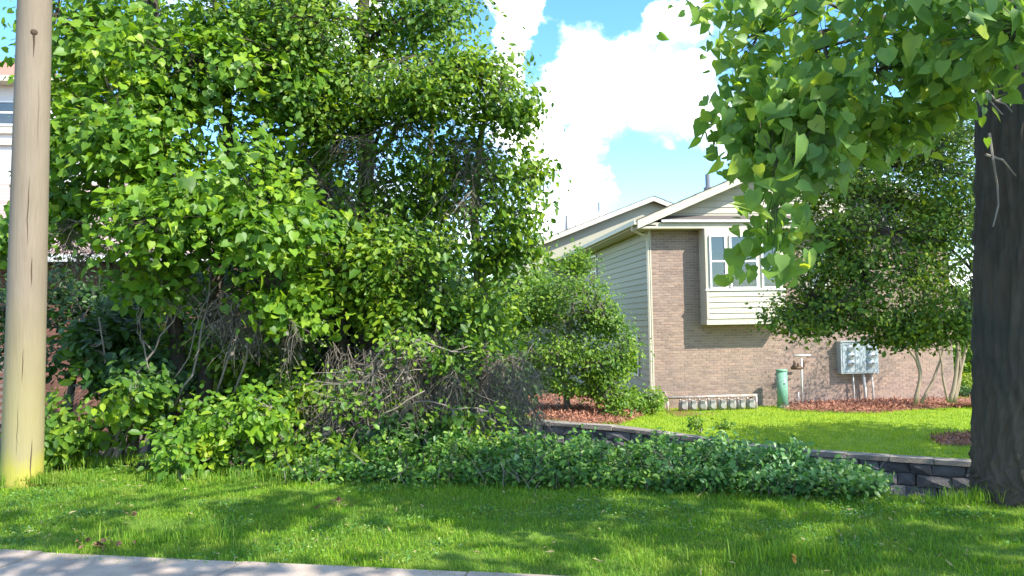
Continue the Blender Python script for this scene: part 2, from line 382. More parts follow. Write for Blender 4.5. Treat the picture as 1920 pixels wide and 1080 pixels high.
def scatter(T, pos, nrm, tip, size, wid=None):
    tv, tf = T; x, y, z = frames(nrm, tip); N = len(pos); size = np.broadcast_to(size, (N,))
    V = pos[:, None] + size[:, None, None]*(tv[None, :, 0:1]*x[:, None] + tv[None, :, 1:2]*y[:, None] + tv[None, :, 2:3]*z[:, None])
    Fc = tf[None] + (np.arange(N)*len(tv))[:, None, None]
    return V.reshape(-1, 3), Fc.reshape(-1, 3)
LEAFMESH = {}
def leaf_variants(key, T, mat):
    k = (key, mat.name)
    if k not in LEAFMESH:
        out = []
        for i, (bend, wd, sk) in enumerate(((1.0, 1.0, 0), (2.2, .86, .12), (-.6, 1.06, -.1), (1.5, .72, -.15), (3.0, .9, .05), (.3, .8, .2))):
            v = T[0].copy(); v[:, 2] = v[:, 2]*bend-.10*bend*v[:, 1]**2; v[:, 0] = v[:, 0]*wd+sk*v[:, 1]**2
            out.append(mesh_data('leaf', v, T[1], mat, True))
        LEAFMESH[k] = out
    return LEAFMESH[k]
def place_leaves(parent, T, key, mat, pos, nrm, tip, size, rng):
    x, y, z = frames(nrm, tip); base = BASE[parent.name]; ms = leaf_variants(key, T, mat)
    for i in range(len(pos)):
        o = bpy.data.objects.new('leaf', ms[rng.integers(len(ms))]); col.objects.link(o); o.parent = parent
        m = np.eye(4); m[:3, 0] = x[i]*size[i]; m[:3, 1] = y[i]*size[i]; m[:3, 2] = z[i]*size[i]; m[:3, 3] = pos[i]-base
        o.matrix_basis = Matrix(m.tolist())
def blob(px, py, d, rx, ry, rd, w=1.0):
    """crown lobe centred at a photo position and distance d; rx, ry in photo pixels, rd in metres"""
    return (P(px, py, d), np.array([rx*d/F, rd, ry*d/F]), w)
def sample_blobs(blobs, n, rng, power=.45, bdiv=13, soft=(.8, .25)):
    w = np.array([b[2]*np.prod(b[1])**(2/3) for b in blobs]); w /= w.sum()
    k = rng.choice(len(blobs), n, p=w)
    u = norm(rng.normal(size=(n, 3))); r = rng.random((n, 1))**power
    c = np.array([b[0] for b in blobs])[k]; rad = np.array([b[1] for b in blobs])[k]
    if n < 100: return c + u*r*rad, norm(u*rad), k
    nb_ = max(6, int(n//bdiv))                 # boughs: clusters gather in flattened, drooping sprays
    sel = np.concatenate([rng.choice(n, nb_, replace=False)]+[np.nonzero(k == b_)[0][:2] for b_ in range(len(blobs))]); nb_ = len(sel); bp = (c + u*r*rad)[sel]; bo = norm(u*rad)[sel]; br = rad[sel].mean(1)*.30+.10
    j = rng.integers(0, nb_, n); g = rng.normal(size=(n, 3))
    oh = norm(bo*[1, 1, 0]+1e-6); along = np.abs(g[:, :1])*oh[j]*1.3
    off = (along + g*[.75, .75, .34])*br[j][:, None]
    off[:, 2] -= .35*(np.linalg.norm(off[:, :2], axis=1)**2)/np.maximum(br[j], .1)
    cc, rr_ = c[sel][j], rad[sel][j]
    q = (bp[j]+off-cc)/rr_; m = np.linalg.norm(q, axis=1, keepdims=True); lim = soft[0]+soft[1]*rng.random((n, 1))
    q = np.where(m > lim, q/np.maximum(m, 1e-6)*lim, q)
    return cc + q*rr_, bo[j], k[sel][j]
def leaves_around(cl, outw, per, spread, rng, up=.6, droop=.5, flat=.6, face=0.0):
    N = len(cl)*per
    pos = np.repeat(cl, per, 0) + rng.normal(size=(N, 3))*spread*np.array([1, 1, flat])
    o = np.repeat(outw, per, 0)
    nrm = norm(np.array([.25*face, -face, up]) + .45*o + .55*rng.normal(size=(N, 3)))   # leaves turn towards the open, sunny street side
    tip = norm(.6*o + np.array([0, 0, -droop]) + .55*rng.normal(size=(N, 3)))
    return pos, nrm, tip
def make_tree(name, label, cat, base, trunks, blobs, T, size, ncl, per, spread, mat, bark, seed, group=None, indiv=0, zmin=-9, ridges=False, bdiv=13, face=0.45, soft=(.8, .25),
              limbs=10, up=.6, droop=.5, flat=.6, power=.45, twig_r=.006, key='leaf', limb_r=.4, keep=None, sizevar=.25):
    rng = np.random.default_rng(seed)
    t = thing(name, label, cat, base, group)
    tp = []
    for pts, rad in trunks:
        pts = np.asarray(pts, float); mb = MB()
        m = max(6, len(pts)*3); tt = np.linspace(0, len(pts)-1, m)
        q = np.stack([np.interp(tt, np.arange(len(pts)), pts[:, i]) for i in range(3)], 1)
        rr = np.interp(tt, np.arange(len(pts)), rad)
        q[1:-1] += rng.normal(size=(m-2, 3))*rr[1:-1, None]*.12
        if ridges:
            q = np.stack([np.interp(np.linspace(0, m-1, 140), np.arange(m), np.stack([np.interp(tt, np.arange(len(pts)), pts[:, i]) for i in range(3)], 1)[:, i]) for i in range(3)], 1)
            rr = np.interp(np.linspace(0, m-1, 140), np.arange(m), rr); v, f = tube(q, rr, 180, False)
            an = np.linspace(0, 2*math.pi, 180, endpoint=False)[None]; zz = np.linspace(0, 1, 140)[:, None]*9
            rg_ = lambda x: 1-2*np.abs(np.sin(x))**.7
            dsp = .016*rg_(an*11+1.6*np.sin(zz*1.9)+1.2*np.sin(zz*4.3+an*2)+.5*np.sin(zz*9)) + .012*rg_(an*19+2.4*np.sin(zz*2.6+1)+.8*np.sin(zz*7+an*3)) + .010*np.sin(an*5-zz*1.1+np.sin(zz*2)) + .05*np.sin(an*4+.6)*np.exp(-zz*1.6)
            dsp = dsp + rng.normal(0, .003, dsp.shape)
            v = (v.reshape(140, 180, 3) + (v.reshape(140, 180, 3)-q[:, None])/rr[:, None, None]*dsp[..., None]).reshape(-1, 3)
            mb.add(v, f)
        else: mb.tube(q, rr, 10)
        mb.build('trunk', bark, t, True)
        tp.append(np.concatenate([q, rr[:, None]], 1))
    tp = np.concatenate(tp)
    cl, outw, _ = sample_blobs(blobs, ncl, rng, power, bdiv, soft)
    if keep is not None:
        k = keep(cl); cl, outw = cl[k], outw[k]
    lp = [tp[:, :3]]
    if limbs:
        for tg in cl[rng.choice(len(cl), min(limbs, len(cl)), replace=False)]:
            dist = np.linalg.norm(tp[:, :3]-tg, axis=1) + 1.5*np.maximum(tp[:, 2]-max(tg[2], zmin)+.2, 0) + 50*(tp[:, 2] < zmin)
            s = tp[np.argmin(dist)]
            L = np.linalg.norm(tg-s[:3])
            q = wiggle(s[:3], tg, 9, .045*L, rng, .1*L)
            mb = MB(); mb.tube(q, np.linspace(max(s[3]*limb_r, .012), .006, 9), 5); mb.build('branch', bark, t, True)
            lp.append(q)
    lp = np.concatenate(lp)
    mb = MB()
    for c in cl:
        dd = np.linalg.norm(lp-c, axis=1); s = lp[np.argmin(dd)]
        if dd.min() < .03: continue
        mb.tube(wiggle(s, c, 4, .05*dd.min(), rng), np.linspace(twig_r, twig_r*.5, 4), 3, False)
    if mb.n: mb.build('twigs', bark, t, kind='stuff')
    pos, nrm, tip = leaves_around(cl, outw, per, spread, rng, up, droop, flat, face)
    sz = size*np.exp(rng.normal(0, sizevar, len(pos)))
    sel = np.zeros(len(pos), bool)
    if indiv:
        px, py, d = proj(pos)
        inf = (px > 10) & (px < 1910) & (py > 5) & (py < 1070) & (d > .5)
        score = np.where(inf, sz/d, -1); sel[np.argsort(-score)[:indiv]] = True
        sel &= inf
    v, f = scatter(T, pos[~sel], nrm[~sel], tip[~sel], sz[~sel])
    cr = mesh_obj('crown', v-BASE[t.name], f, mat, t, True, kind='stuff' if indiv else None)
    if indiv: place_leaves(t, T, key, mat, pos[sel], nrm[sel], tip[sel], sz[sel], rng)
    return t

# ================================================================= SETTING
RNG = np.random.default_rng(7)
def yz(x, y):                                # height of the yard behind the retaining wall
    return np.interp(x, [-20, 1, 4, 6.6, 12, 30], [-.55, -.55, -.62, -.87, -.90, -.95]) + 0*np.asarray(y, float)
def on_yard(px, py):
    z = -.5
    for _ in range(12): p = PZ(px, py, z); z = float(yz(p[0], p[1]))
    p[2] = z; return p
def grid_sheet(name, xs, ys, zf, mat, keep=None):
    X, Y = np.meshgrid(xs, ys); Z = zf(X, Y); V = np.stack([X, Y, Z], -1).reshape(-1, 3)
    nx = len(xs); i = (np.arange(len(ys)-1)[:, None]*nx + np.arange(nx-1)[None]).ravel()
    f = np.concatenate([np.stack([i, i+1, i+nx+1], 1), np.stack([i, i+nx+1, i+nx], 1)])
    if keep is not None:
        c = V[f].mean(1); f = f[keep(c)]
    return mesh_obj(name, V, f, mat, None, True, 'structure')
g = MB(); g.quad((-2500, -2500, -1.75), (2500, -2500, -1.75), (2500, 2500, -1.75), (-2500, 2500, -1.75))
g.build('ground', M['earth'], None, kind='structure')

# sidewalk edge and ditch crest
SW0, SW1 = PZ(0, 1035, .0), PZ(1000, 1083, .0)
swd = norm(SW1-SW0); swn = np.array([-swd[1], swd[0], 0])
CREST = np.array([PZ(*q, 0)[:2] for q in ((-1500, 840), (-300, 862), (100, 862), (300, 882), (450, 896), (700, 903), (960, 908), (1400, 920), (1920, 936), (2600, 955))])
def crest_y(x): return np.interp(x, CREST[:, 0], CREST[:, 1])
def sw_y(x): return SW0[1] + (np.asarray(x)-SW0[0])*swd[1]/swd[0]
xs = np.linspace(-14, 14, 141)
V = []; rows = 26
for k in range(rows):
    t = k/(rows-1)
    if t < .6:
        y = sw_y(xs)*(1-t/.6) + crest_y(xs)*(t/.6); z = -.015 + .02*np.sin(xs*2.1+k*.6)*np.sin(k*.9) * (1 if k else 0)
    else:
        s = (t-.6)/.4; y = crest_y(xs) + s*1.7; z = -.015 - 1.9*(s**1.3)
    V.append(np.stack([xs, y, z+0*xs], 1))
V = np.concatenate(V); nx = len(xs); i = (np.arange(rows-1)[:, None]*nx+np.arange(nx-1)[None]).ravel()
f = np.concatenate([np.stack([i, i+1, i+nx+1], 1), np.stack([i, i+nx+1, i+nx], 1)])
mesh_obj('lawn', V, f, M['soil_grass'], None, True, 'structure')

# sidewalk slabs
sw = thing('sidewalk', 'x', 'x', (SW0[0], SW0[1], 0)); del sw['label'], sw['category']; sw['kind'] = 'structure'
for k in range(-5, 8):
    a = SW0 + swd*(k*1.5+.35); b = a + swd*1.488
    n_ = -swn*1.45
    q = [a, b, b+n_, a+n_]; lo = [p*[1, 1, 0]+[0, 0, -.1] for p in (q[3], q[2], q[1], q[0])]
    hi = [p*[1, 1, 0]+[0, 0, .012+.004*(k % 3)] for p in (q[3], q[2], q[1], q[0])]
    MB().hexa(lo+hi).build('slab', M['concrete'], sw)
rd = MB(); a = SW0-swd*60-swn*1.75; b = SW0+swd*60-swn*1.75
rd.hexa([a-swn*9-[0, 0, .3], b-swn*9-[0, 0, .3], b-[0, 0, .3], a-[0, 0, .3], a-swn*9-[0, 0, .12], b-swn*9-[0, 0, .12], b-[0, 0, .12], a-[0, 0, .12]])
rd.build('road', M['asphalt'], None, kind='structure')
kb = MB(); a = SW0-swd*60-swn*1.455; b = SW0+swd*60-swn*1.455
kb.hexa([a-swn*.28-[0, 0, .3], b-swn*.28-[0, 0, .3], b-[0, 0, .3], a-[0, 0, .3], a-swn*.28+[0, 0, .01], b-swn*.28+[0, 0, .01], b+[0, 0, .01], a+[0, 0, .01]])
kb.build('kerb', M['concrete'], None, kind='structure')

# retaining wall line (top edge, photo 1840,890 -> 1040,795) and the yard behind it
WA, WB = on_yard(1840, 873), on_yard(1040, 796)
wd_ = norm((WB-WA)*[1, 1, 0]); wn_ = np.array([wd_[1], -wd_[0], 0]);
if wn_[1] > 0: wn_ = -wn_                      # towards the street
def behind(c): return ((c[:, :2]-WA[:2]) @ wn_[:2]) < -.12
yx = np.concatenate([np.linspace(-150, -16, 10), np.linspace(-15, 24, 157), np.linspace(26, 200, 12)])
yy = np.concatenate([np.linspace(6, 34, 113), np.linspace(36, 400, 12)])
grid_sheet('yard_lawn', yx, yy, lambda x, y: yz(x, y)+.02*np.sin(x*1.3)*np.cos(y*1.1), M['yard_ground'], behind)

# ================================================================= RETAINING WALL
def wall_pt(s, h, out=0.0):                    # s metres from WA towards WB, height h relative to the yard top
    p = WA + wd_*s; p = p*[1, 1, 0] + [0, 0, float(yz(p[0], p[1]))]
    return p + wn_*out + [0, 0, h]
WL = float(np.linalg.norm((WB-WA)[:2]))
rw = thing('retaining_wall', 'low dark stone retaining wall with pale capstones along the ditch', 'wall', wall_pt(0, -1))
mb = MB(); s0, s1 = -4.0, WL+9
for k in range(14):
    a, b = s0+(s1-s0)*k/14, s0+(s1-s0)*(k+1)/14
    mb.hexa([wall_pt(a, -1.7, -.02), wall_pt(b, -1.7, -.02), wall_pt(b, -1.7, -.3), wall_pt(a, -1.7, -.3),
             wall_pt(a, -.02, -.02), wall_pt(b, -.02, -.02), wall_pt(b, -.02, -.3), wall_pt(a, -.02, -.3)])
mb.build('backing', M['mortar_dark'], rw)
def rough_block(mb, c8, rng, j):
    c8 = np.array(c8); cen = c8.mean(0)
    v = c8 + rng.normal(0, j, c8.shape); mid = []
    front = v[[0, 1, 5, 4]].mean(0) + wn_*.03
    mb.add(np.concatenate([v, front[None]]), [(0, 2, 1), (0, 3, 2), (4, 5, 6), (4, 6, 7), (1, 2, 6), (1, 6, 5), (2, 3, 7), (2, 7, 6), (3, 0, 4), (3, 4, 7), (0, 1, 8), (1, 5, 8), (5, 4, 8), (4, 0, 8)])
rest = MB(); nst = 0
h = -.03
rng = np.random.default_rng(3)
while h > -1.45:
    hh = rng.uniform(.17, .27); s = s0
    while s < s1:
        w = rng.uniform(.25, .55); a, b = s+.008, s+w-.008
        o1 = rng.uniform(.015, .05); z0, z1 = h-hh+.008, h-.008
        c8 = [wall_pt(b, z0, o1), wall_pt(a, z0, o1), wall_pt(a, z0, -.05), wall_pt(b, z0, -.05), wall_pt(b, z1, o1), wall_pt(a, z1, o1), wall_pt(a, z1, -.05), wall_pt(b, z1, -.05)]
        px, py, d = proj(wall_pt((a+b)/2, (z0+z1)/2))
        tgt = MB() if 980 < px < 1960 and h > -1.0 else rest
        rough_block(tgt, c8, rng, .011)
        if tgt is not rest: tgt.build('stone', M['stone'], rw)
        s += w
    h -= hh
rest.build('hidden_stones', M['stone'], rw, kind='stuff')
s = s0
while s < s1:
    w = rng.uniform(.45, .8); j = rng.uniform(-.015, .015)
    a, b = s+.006, s+w-.006
    MB().hexa([wall_pt(b, -.022, .07+j), wall_pt(a, -.022, .07+j), wall_pt(a, -.022, -.24), wall_pt(b, -.022, -.24),
               wall_pt(b, .05+j, .065+j), wall_pt(a, .055+j, .07), wall_pt(a, .055, -.235), wall_pt(b, .05, -.235)]).build('capstone', M['cap'], rw)
    s += w

# ================================================================= BRICK HOUSE
WY = 21.0                                    # plane of the brick front
CX = PY(1228, 738, WY)[0]                    # its left corner
RXE = PY(1790, 738, WY)[0]                   # its right corner
SOF = PY(1300, 432, WY)[2]                   # underside of the front soffit
ZB = -1.2
house = thing('brick_house', 'two storey pinkish brick house with cream trim, gable roof and bay window', 'house', (CX, WY, ZB))
wall = MB().box((CX, WY, ZB), (RXE, WY+.3, SOF+.02)).build('brick_wall', M['mortar'], house)
# window opening in the wall right of the bay (a recessed window is set on it)
W2 = (PY(1517, 540, WY), PY(1546, 468, WY))
bayL, bayR = PY(1323, 500, WY-.5)[0], PY(1470, 500, WY-.5)[0]
bayT, bayB = SOF, PY(1390, 608, WY-.5)[2]
bl, bh, mj = .215, .074, .011
nb = 0; rest = MB(); brick_me = {}
rngb = np.random.default_rng(11)
course = 0; z = ZB
cand = []
while z < SOF-.02:
    x = CX - (bl/2 if course % 2 else 0)
    while x < RXE:
        a, b = max(x, CX)+.002, min(x+bl-mj, RXE)
        zz = z + bh - mj
        if b-a > .03:
            hid = (a > bayL+.05 and b < bayR-.05 and z > bayB+.05)
            win = (b > W2[0][0]-.05 and a < W2[1][0]+.05 and zz > W2[0][2]-.04 and z < W2[1][2]+.04)
            if not hid and not win: cand.append((a, b, z, min(zz, SOF-.003)))
        x += bl
    z += bh; course += 1
bm_full = None
full = MB().box((0, 0, 0), (bl-mj-.002, .02, bh-mj))
bm_full = mesh_data('brick', np.concatenate(full.V), np.concatenate(full.F), M['brick'])
for (a, b, z, zz) in cand:
    px, py, d = proj((a, WY, z)); out = rngb.uniform(.005, .009)
    if nb < 300 and px < 1318 and 478 < py < 690 and abs((b-a)-(bl-mj-.002)) < .001:
        o = link('brick', bm_full, wall); o.location = np.array((a, WY-out, z))-BASE[house.name]
        o.rotation_euler = (0, rngb.normal(0, .004), 0); nb += 1
    else:
        rest.box((a, WY-out, z), (b, WY+.01, zz))
rest.build('brickwork', M['brick'], wall, kind='stuff')
# left side wall with lap siding boards
SIDE_END = 34.0
EO = .50                                      # eave overhang
side = MB().box((CX+.02, WY+.3, ZB), (CX+.3, SIDE_END, SOF)).build('side_wall', M['siding'], house)
z = ZB+.35
while z < SOF-.05:
    zt = min(z+.175, SOF-.003)
    MB().hexa([(CX-.035, SIDE_END, z), (CX-.035, WY+.12, z), (CX+.018, WY+.12, z), (CX+.018, SIDE_END, z),
               (CX-.008, SIDE_END, zt+.012), (CX-.008, WY+.12, zt+.012), (CX+.018, WY+.12, zt+.012), (CX+.018, SIDE_END, zt+.012)]).build('siding_board', M['siding'], side)
    z += .175
MB().box((CX-.045, WY-.012, ZB), (CX-.002, WY+.118, SOF)).build('corner_board', M['fascia'], house)
MB().box((CX-.03, WY+.13, ZB), (CX+.015, SIDE_END, ZB+.345)).build('foundation', M['mortar_dark'], house)
def window_unit(parent, x0, x1, z0, z1, yf, mull=None, name='window'):
    """sash window facing the street on the plane y=yf, standing proud by 5 cm"""
    fr = MB(); t = .045
    fr.box((x0, yf-.05, z0), (x0+t, yf, z1)); fr.box((x1-t, yf-.05, z0), (x1, yf, z1))
    fr.box((x0+t, yf-.05, z0), (x1-t, yf, z0+t)); fr.box((x0+t, yf-.05, z1-t), (x1-t, yf, z1))
    zm = (z0+z1)/2+.02; fr.box((x0+t, yf-.045, zm-.025), (x1-t, yf, zm+.025))
    w = fr.build(name, M['white'], parent)
    return w, (x0+t, x1-t, z0+t, zm-.025, zm+.025, z1-t)
# bay window
bay = MB()
yb = WY-.5
bay.box((bayL, yb, bayB+.16), (bayR, WY-.013, PY(1390, 541, yb)[2]))          # lower box
wz0, wz1 = PY(1390, 537, yb)[2], PY(1390, 441, yb)[2]
bay.box((bayL, yb+.001, wz1), (bayR, WY-.013, bayT-.003))
bay.box((bayL-.012, yb-.012, bayB), (bayR+.012, WY-.013, bayB+.16))
wins = [(1330, 1361), (1368, 1419), (1427, 1457)]
xs_ = [(PY(a, 490, yb)[0], PY(b, 490, yb)[0]) for a, b in wins]
edges = [bayL] + [v for p in xs_ for v in p] + [bayR]
zl = PY(1390, 541, yb)[2]
for a, b in ((edges[0], edges[1]), (edges[2], edges[3]), (edges[4], edges[5]), (edges[6], edges[7])):
    bay.box((a, yb+.001, zl), (b, yb+.12, wz1))
bay.box((bayL, yb+.12, zl), (bayL+.08, WY-.013, wz1)); bay.box((bayR-.08, yb+.12, zl), (bayR, WY-.013, wz1))
bayo = bay.build('bay_window', M['trim'], house)
MB().box((bayL-.03, yb-.05, zl-.055), (bayR+.03, yb-.002, zl-.005)).build('sill', M['white'], bayo)
zz = bayB+.165; top = zl-.06; nbd = 5; st = (top-zz)/nbd
for k in range(nbd):
    a = zz+k*st
    MB().hexa([(bayL+.06, yb-.034, a), (bayR-.06, yb-.034, a), (bayR-.06, yb-.002, a), (bayL+.06, yb-.002, a),
               (bayL+.06, yb-.010, a+st-.006), (bayR-.06, yb-.010, a+st-.006), (bayR-.06, yb-.002, a+st-.006), (bayL+.06, yb-.002, a+st-.006)]).build('siding_board', M['trim'], bayo)
MB().box((bayL-.004, yb-.03, zz), (bayL+.056, yb-.002, top)).build('corner_trim', M['trim'], bayo)
MB().box((bayR-.056, yb-.03, zz), (bayR+.004, yb-.002, top)).build('corner_trim', M['trim'], bayo)
MB().box((bayL+.1, yb+.42, zl), (bayR-.1, yb+.44, wz1)).build('dark_interior', M['room'], bayo)
for k, (a, b) in enumerate(xs_):
    w, (p0, p1, za, zb_, zc, zd) = window_unit(bayo, a, b, zl, wz1, yb)
    for (q0, q1) in ((za, zb_), (zc, zd)):
        MB().box((p0, yb-.025, q0), (p1, yb-.02, q1)).build('pane', M['glass'], bayo)
    bl_ = MB(); z = zd; zlow = zc-.05 if k == 1 else za+.12
    while z > zlow:
        bl_.box((p0+.01, yb+.06, z-.022), (p1-.01, yb+.075, z-.003)); z -= .024
    bl_.build('blind', M['blind'], bayo)
# wall window right of the bay
w, (p0, p1, za, zb_, zc, zd) = window_unit(house, W2[0][0], W2[1][0], W2[0][2], W2[1][2], WY+.001, name='window')
MB().box((p0, WY-.02, za), (p1, WY-.015, zb_)).build('pane', M['glass'], w)
MB().box((p0, WY-.02, zc), (p1, WY-.015, zd)).build('pane', M['glass'], w)
MB().box((p0+.002, WY-.012, za+.001), (p1-.002, WY-.003, zd)).build('blind', M['blind'], w)
# two windows on the siding side (plane X = CX)
for (pxa, pxb, pya, pyb) in ((1181, 1200, 627, 703), (1107, 1121, 480, 540)):
    ya = (CX-EYE[0])
    def yof(px):
        r = ray(px, (pya+pyb)/2); return CX/r[0]*r[1]
    y0, y1 = sorted((yof(pxa), yof(pxb)))
    def zof(px, py):
        r = ray(px, py); return EYE[2]+CX/r[0]*r[2]
    z0, z1 = zof((pxa+pxb)/2, pyb), zof((pxa+pxb)/2, pya)
    fr = MB(); t = .07; zm = (z0+z1)/2; x0, x1 = CX-.075, CX-.036
    for lo, hi in (((y0, z0), (y0+t, z1)), ((y1-t, z0), (y1, z1)), ((y0+t, z0), (y1-t, z0+t)), ((y0+t, z1-t), (y1-t, z1)), ((y0+t, zm-.03), (y1-t, zm+.03))):
        fr.box((x0, lo[0], lo[1]), (x1, hi[0], hi[1]))
    w = fr.build('window', M['white'], house)
    MB().box((x0+.03, y0+t, z0+t), (x1-.002, y1-t, zm-.03)).build('dark_interior', M['room'], w)
    MB().box((x0+.03, y0+t, zm+.03), (x1-.002, y1-t, z1-t)).build('blind', M['blind'], w)
    MB().box((x0+.02, y0+t, z0+t), (x0+.024, y1-t, zm-.03)).build('pane', M['glass'], w)
    MB().box((x0+.02, y0+t, zm+.03), (x0+.024, y1-t, z1-t)).build('pane', M['glass'], w)
# roof: gable facing the street
PIT = .42
RX0, RX1 = CX-EO, RXE+EO; RM = (RX0+RX1)/2
EZ = PY(1203, 412, WY-.45)[2]                 # eave height
RIDGE = EZ + PIT*(RM-RX0)
YF = WY-.45; YR = SIDE_END+8
def roof_z(x): return EZ + PIT*(RM-RX0) - PIT*abs(x-RM)
def slope_sheet(parent, xa, xb, zf, y0, y1, mat, th=.05, rows=None, name='shingle_course'):
    """overlapping shingle courses from xa (eave) up to xb (ridge)"""
    n = rows; grp = []
    for k in range(n):
        a = xa+(xb-xa)*k/n; b = xa+(xb-xa)*(k+1)/n + (xb-xa)/n*.15
        if k == n-1: b = xb
        za, zb = zf(a)+.02, zf(b)+.006
        v = [(a, y0, za-.015), (b, y0, zb-.015), (b, y1, zb-.015), (a, y1, za-.015), (a, y0, za), (b, y0, zb), (b, y1, zb), (a, y1, za)]
        if xb < xa: v = [v[1], v[0], v[3], v[2], v[5], v[4], v[7], v[6]]
        MB().hexa(v).build(name, mat, parent)
def gable_roof(parent, x0, x1, xm, zf, y0, y1, rows, mat):
    rf = MB()
    for a, b in ((x0, xm), (xm, x1)):
        rf.hexa([(a, y0+.02, zf(a)-.13), (b, y0+.02, zf(b)-.13), (b, y1, zf(b)-.13), (a, y1, zf(a)-.13), (a, y0+.02, zf(a)-.012), (b, y0+.02, zf(b)-.012), (b, y1, zf(b)-.012), (a, y1, zf(a)-.012)])
    ro = rf.build('roof', M['fascia'], parent)
    slope_sheet(ro, x0-.03, xm, zf, y0-.05, y1, mat, rows=rows)
    slope_sheet(ro, x1+.03, xm, zf, y0-.05, y1, mat, rows=rows)
    for a, b in ((x0-.01, xm), (x1+.01, xm)):    # rake boards
        v = [(a, y0-.03, zf(a)-.24), (b, y0-.03, zf(b)-.24), (b, y0+.018, zf(b)-.24), (a, y0+.018, zf(a)-.24), (a, y0-.03, zf(a)-.005), (b, y0-.03, zf(b)-.005), (b, y0+.018, zf(b)-.005), (a, y0+.018, zf(a)-.005)]
        if b < a: v = [v[1], v[0], v[3], v[2], v[5], v[4], v[7], v[6]]
        MB().hexa(v).build('rake_board', M['trim'], ro)
    return ro
roof = gable_roof(house, RX0, RX1, RM, roof_z, YF, YR, 12, M['shingle'])
# gable triangle, pent strip, soffit boxes
gz = SOF+.18
mb = MB(); x0, x1 = CX+.0, RXE
def tri_prism(mb, a, b, c, y0, y1):
    mb.add([(a[0], y0, a[1]), (b[0], y0, b[1]), (c[0], y0, c[1]), (a[0], y1, a[1]), (b[0], y1, b[1]), (c[0], y1, c[1])],
           [(0, 1, 2), (3, 5, 4), (0, 3, 4), (0, 4, 1), (1, 4, 5), (1, 5, 2), (2, 5, 3), (2, 3, 0)])
tri_prism(mb, (RX0+.3, gz), (RX1-.3, gz), (RM, roof_z(RM)-.14-.04), WY+.0, WY+.2)
gb = mb.build('gable_wall', M['fascia'], house)
z = gz+.12
while z < RIDGE-.5:                            # lap boards on the gable
    hw0 = (roof_z(RM)-.2-z)/PIT; hw1 = (roof_z(RM)-.2-z-.17)/PIT
    if hw1 > .2:
        MB().hexa([(RM-hw0, WY-.03, z), (RM+hw0, WY-.03, z), (RM+hw0, WY-.002, z), (RM-hw0, WY-.002, z), (RM-hw1, WY-.01, z+.172), (RM+hw1, WY-.01, z+.172), (RM+hw1, WY-.002, z+.172), (RM-hw1, WY-.002, z+.172)]).build('siding_board', M['fascia'], gb)
    z += .18
# soffit box across the front and cornice
MB().box((RX0+.02, YF+.02, SOF+.003), (RX1-.02, WY+.28, SOF+.17)).build('soffit', M['fascia'], house)
px0 = PY(1240, 413, YF)[0]
mb = MB(); mb.hexa([(px0, YF-.04, SOF+.175), (RX1-.4, YF-.04, SOF+.175), (RX1-.4, WY-.035, SOF+.175), (px0, WY-.035, SOF+.175),
                    (px0, YF-.04, SOF+.215), (RX1-.4, YF-.04, SOF+.215), (RX1-.4, WY-.035, SOF+.42), (px0+.2, WY-.035, SOF+.42)])
pent = mb.build('pent_roof', M['shingle'], house)
MB().box((px0-.01, YF-.065, SOF+.172), (RX1-.39, YF-.042, SOF+.232)).build('fascia_strip', M['white'], pent)
# side eave soffit, fascia and gutter
MB().box((RX0+.01, YF+.02, EZ-.17), (CX+.02, YR, EZ-.135)).build('eave_soffit', M['fascia'], house)
gut = MB(); gut.box((RX0-.1, YF, EZ-.13), (RX0-.012, YR, EZ-.005)); gu = gut.build('gutter', M['trim'], house)
dn = MB(); gx, gy = RX0-.05, WY-.1
dn.tube([(gx, gy, EZ-.12), (gx, gy, EZ-.24), (CX-.12, WY+.02, EZ-.42), (CX-.09, WY+.03, EZ-.6), (CX-.09, WY+.03, ZB+.5), (CX-.2, WY-.05, ZB+.42)], [.045]*6, 6)
dn.build('downspout', M['trim'], house)
# vent pipe on the front roof
vp = PY(1327, 350, WY+2.0)
mb = MB(); mb.cyl((vp[0], vp[1], roof_z(vp[0])-.05), .07, vp[2]+.38-roof_z(vp[0])+.05, 10); mb.cyl((vp[0], vp[1], roof_z(vp[0])), .13, .09, 10)
mb.build('vent_pipe', M['vent'], roof)
# rear wing with its own gable
wy2 = SIDE_END+.3
rp = PY(1225, 367, wy2-.4)
lp_ = PY(1016, 449, wy2-.4)
P2 = (rp[2]-lp_[2])/(rp[0]-lp_[0])
wx0, wx1 = lp_[0]-1.6, rp[0]+ (rp[0]-lp_[0])+1.6
def roof2(x): return rp[2]-P2*abs(x-rp[0])
rear = thing('rear_wing', 'farther cream gabled house wing rising behind the brick house', 'house', (rp[0], wy2, ZB))
mb = MB(); mb.box((wx0+.5, wy2, ZB), (wx1-.5, wy2+.3, roof2(wx0+.5)-.2)); tri_prism(mb, (wx0+.5, roof2(wx0+.5)-.2), (wx1-.5, roof2(wx1-.5)-.2), (rp[0], rp[2]-.2), wy2, wy2+.3)
wl2 = mb.build('wall', M['siding'], rear)
MB().box((wx0+.5, wy2+.3, ZB), (wx0+.8, wy2+10, roof2(wx0+.5)-.2)).build('wall', M['siding'], rear)
r2 = gable_roof(rear, wx0, wx1, rp[0], roof2, wy2-.4, wy2+12, 12, M['shingle'])
for (px, pyt, pyb, rr) in ((1062, 416, 432, .06), (1078, 405, 428, .03), (1123, 392, 410, .03)):
    y = wy2+1.2; q = PY(px, pyt, y); zb = roof2(q[0])
    mb = MB(); mb.cyl((q[0], y, zb-.05), rr, q[2]+.35-zb, 8); mb.cyl((q[0], y, zb), rr*1.8, .07, 8); mb.build('vent_pipe', M['vent'], r2)
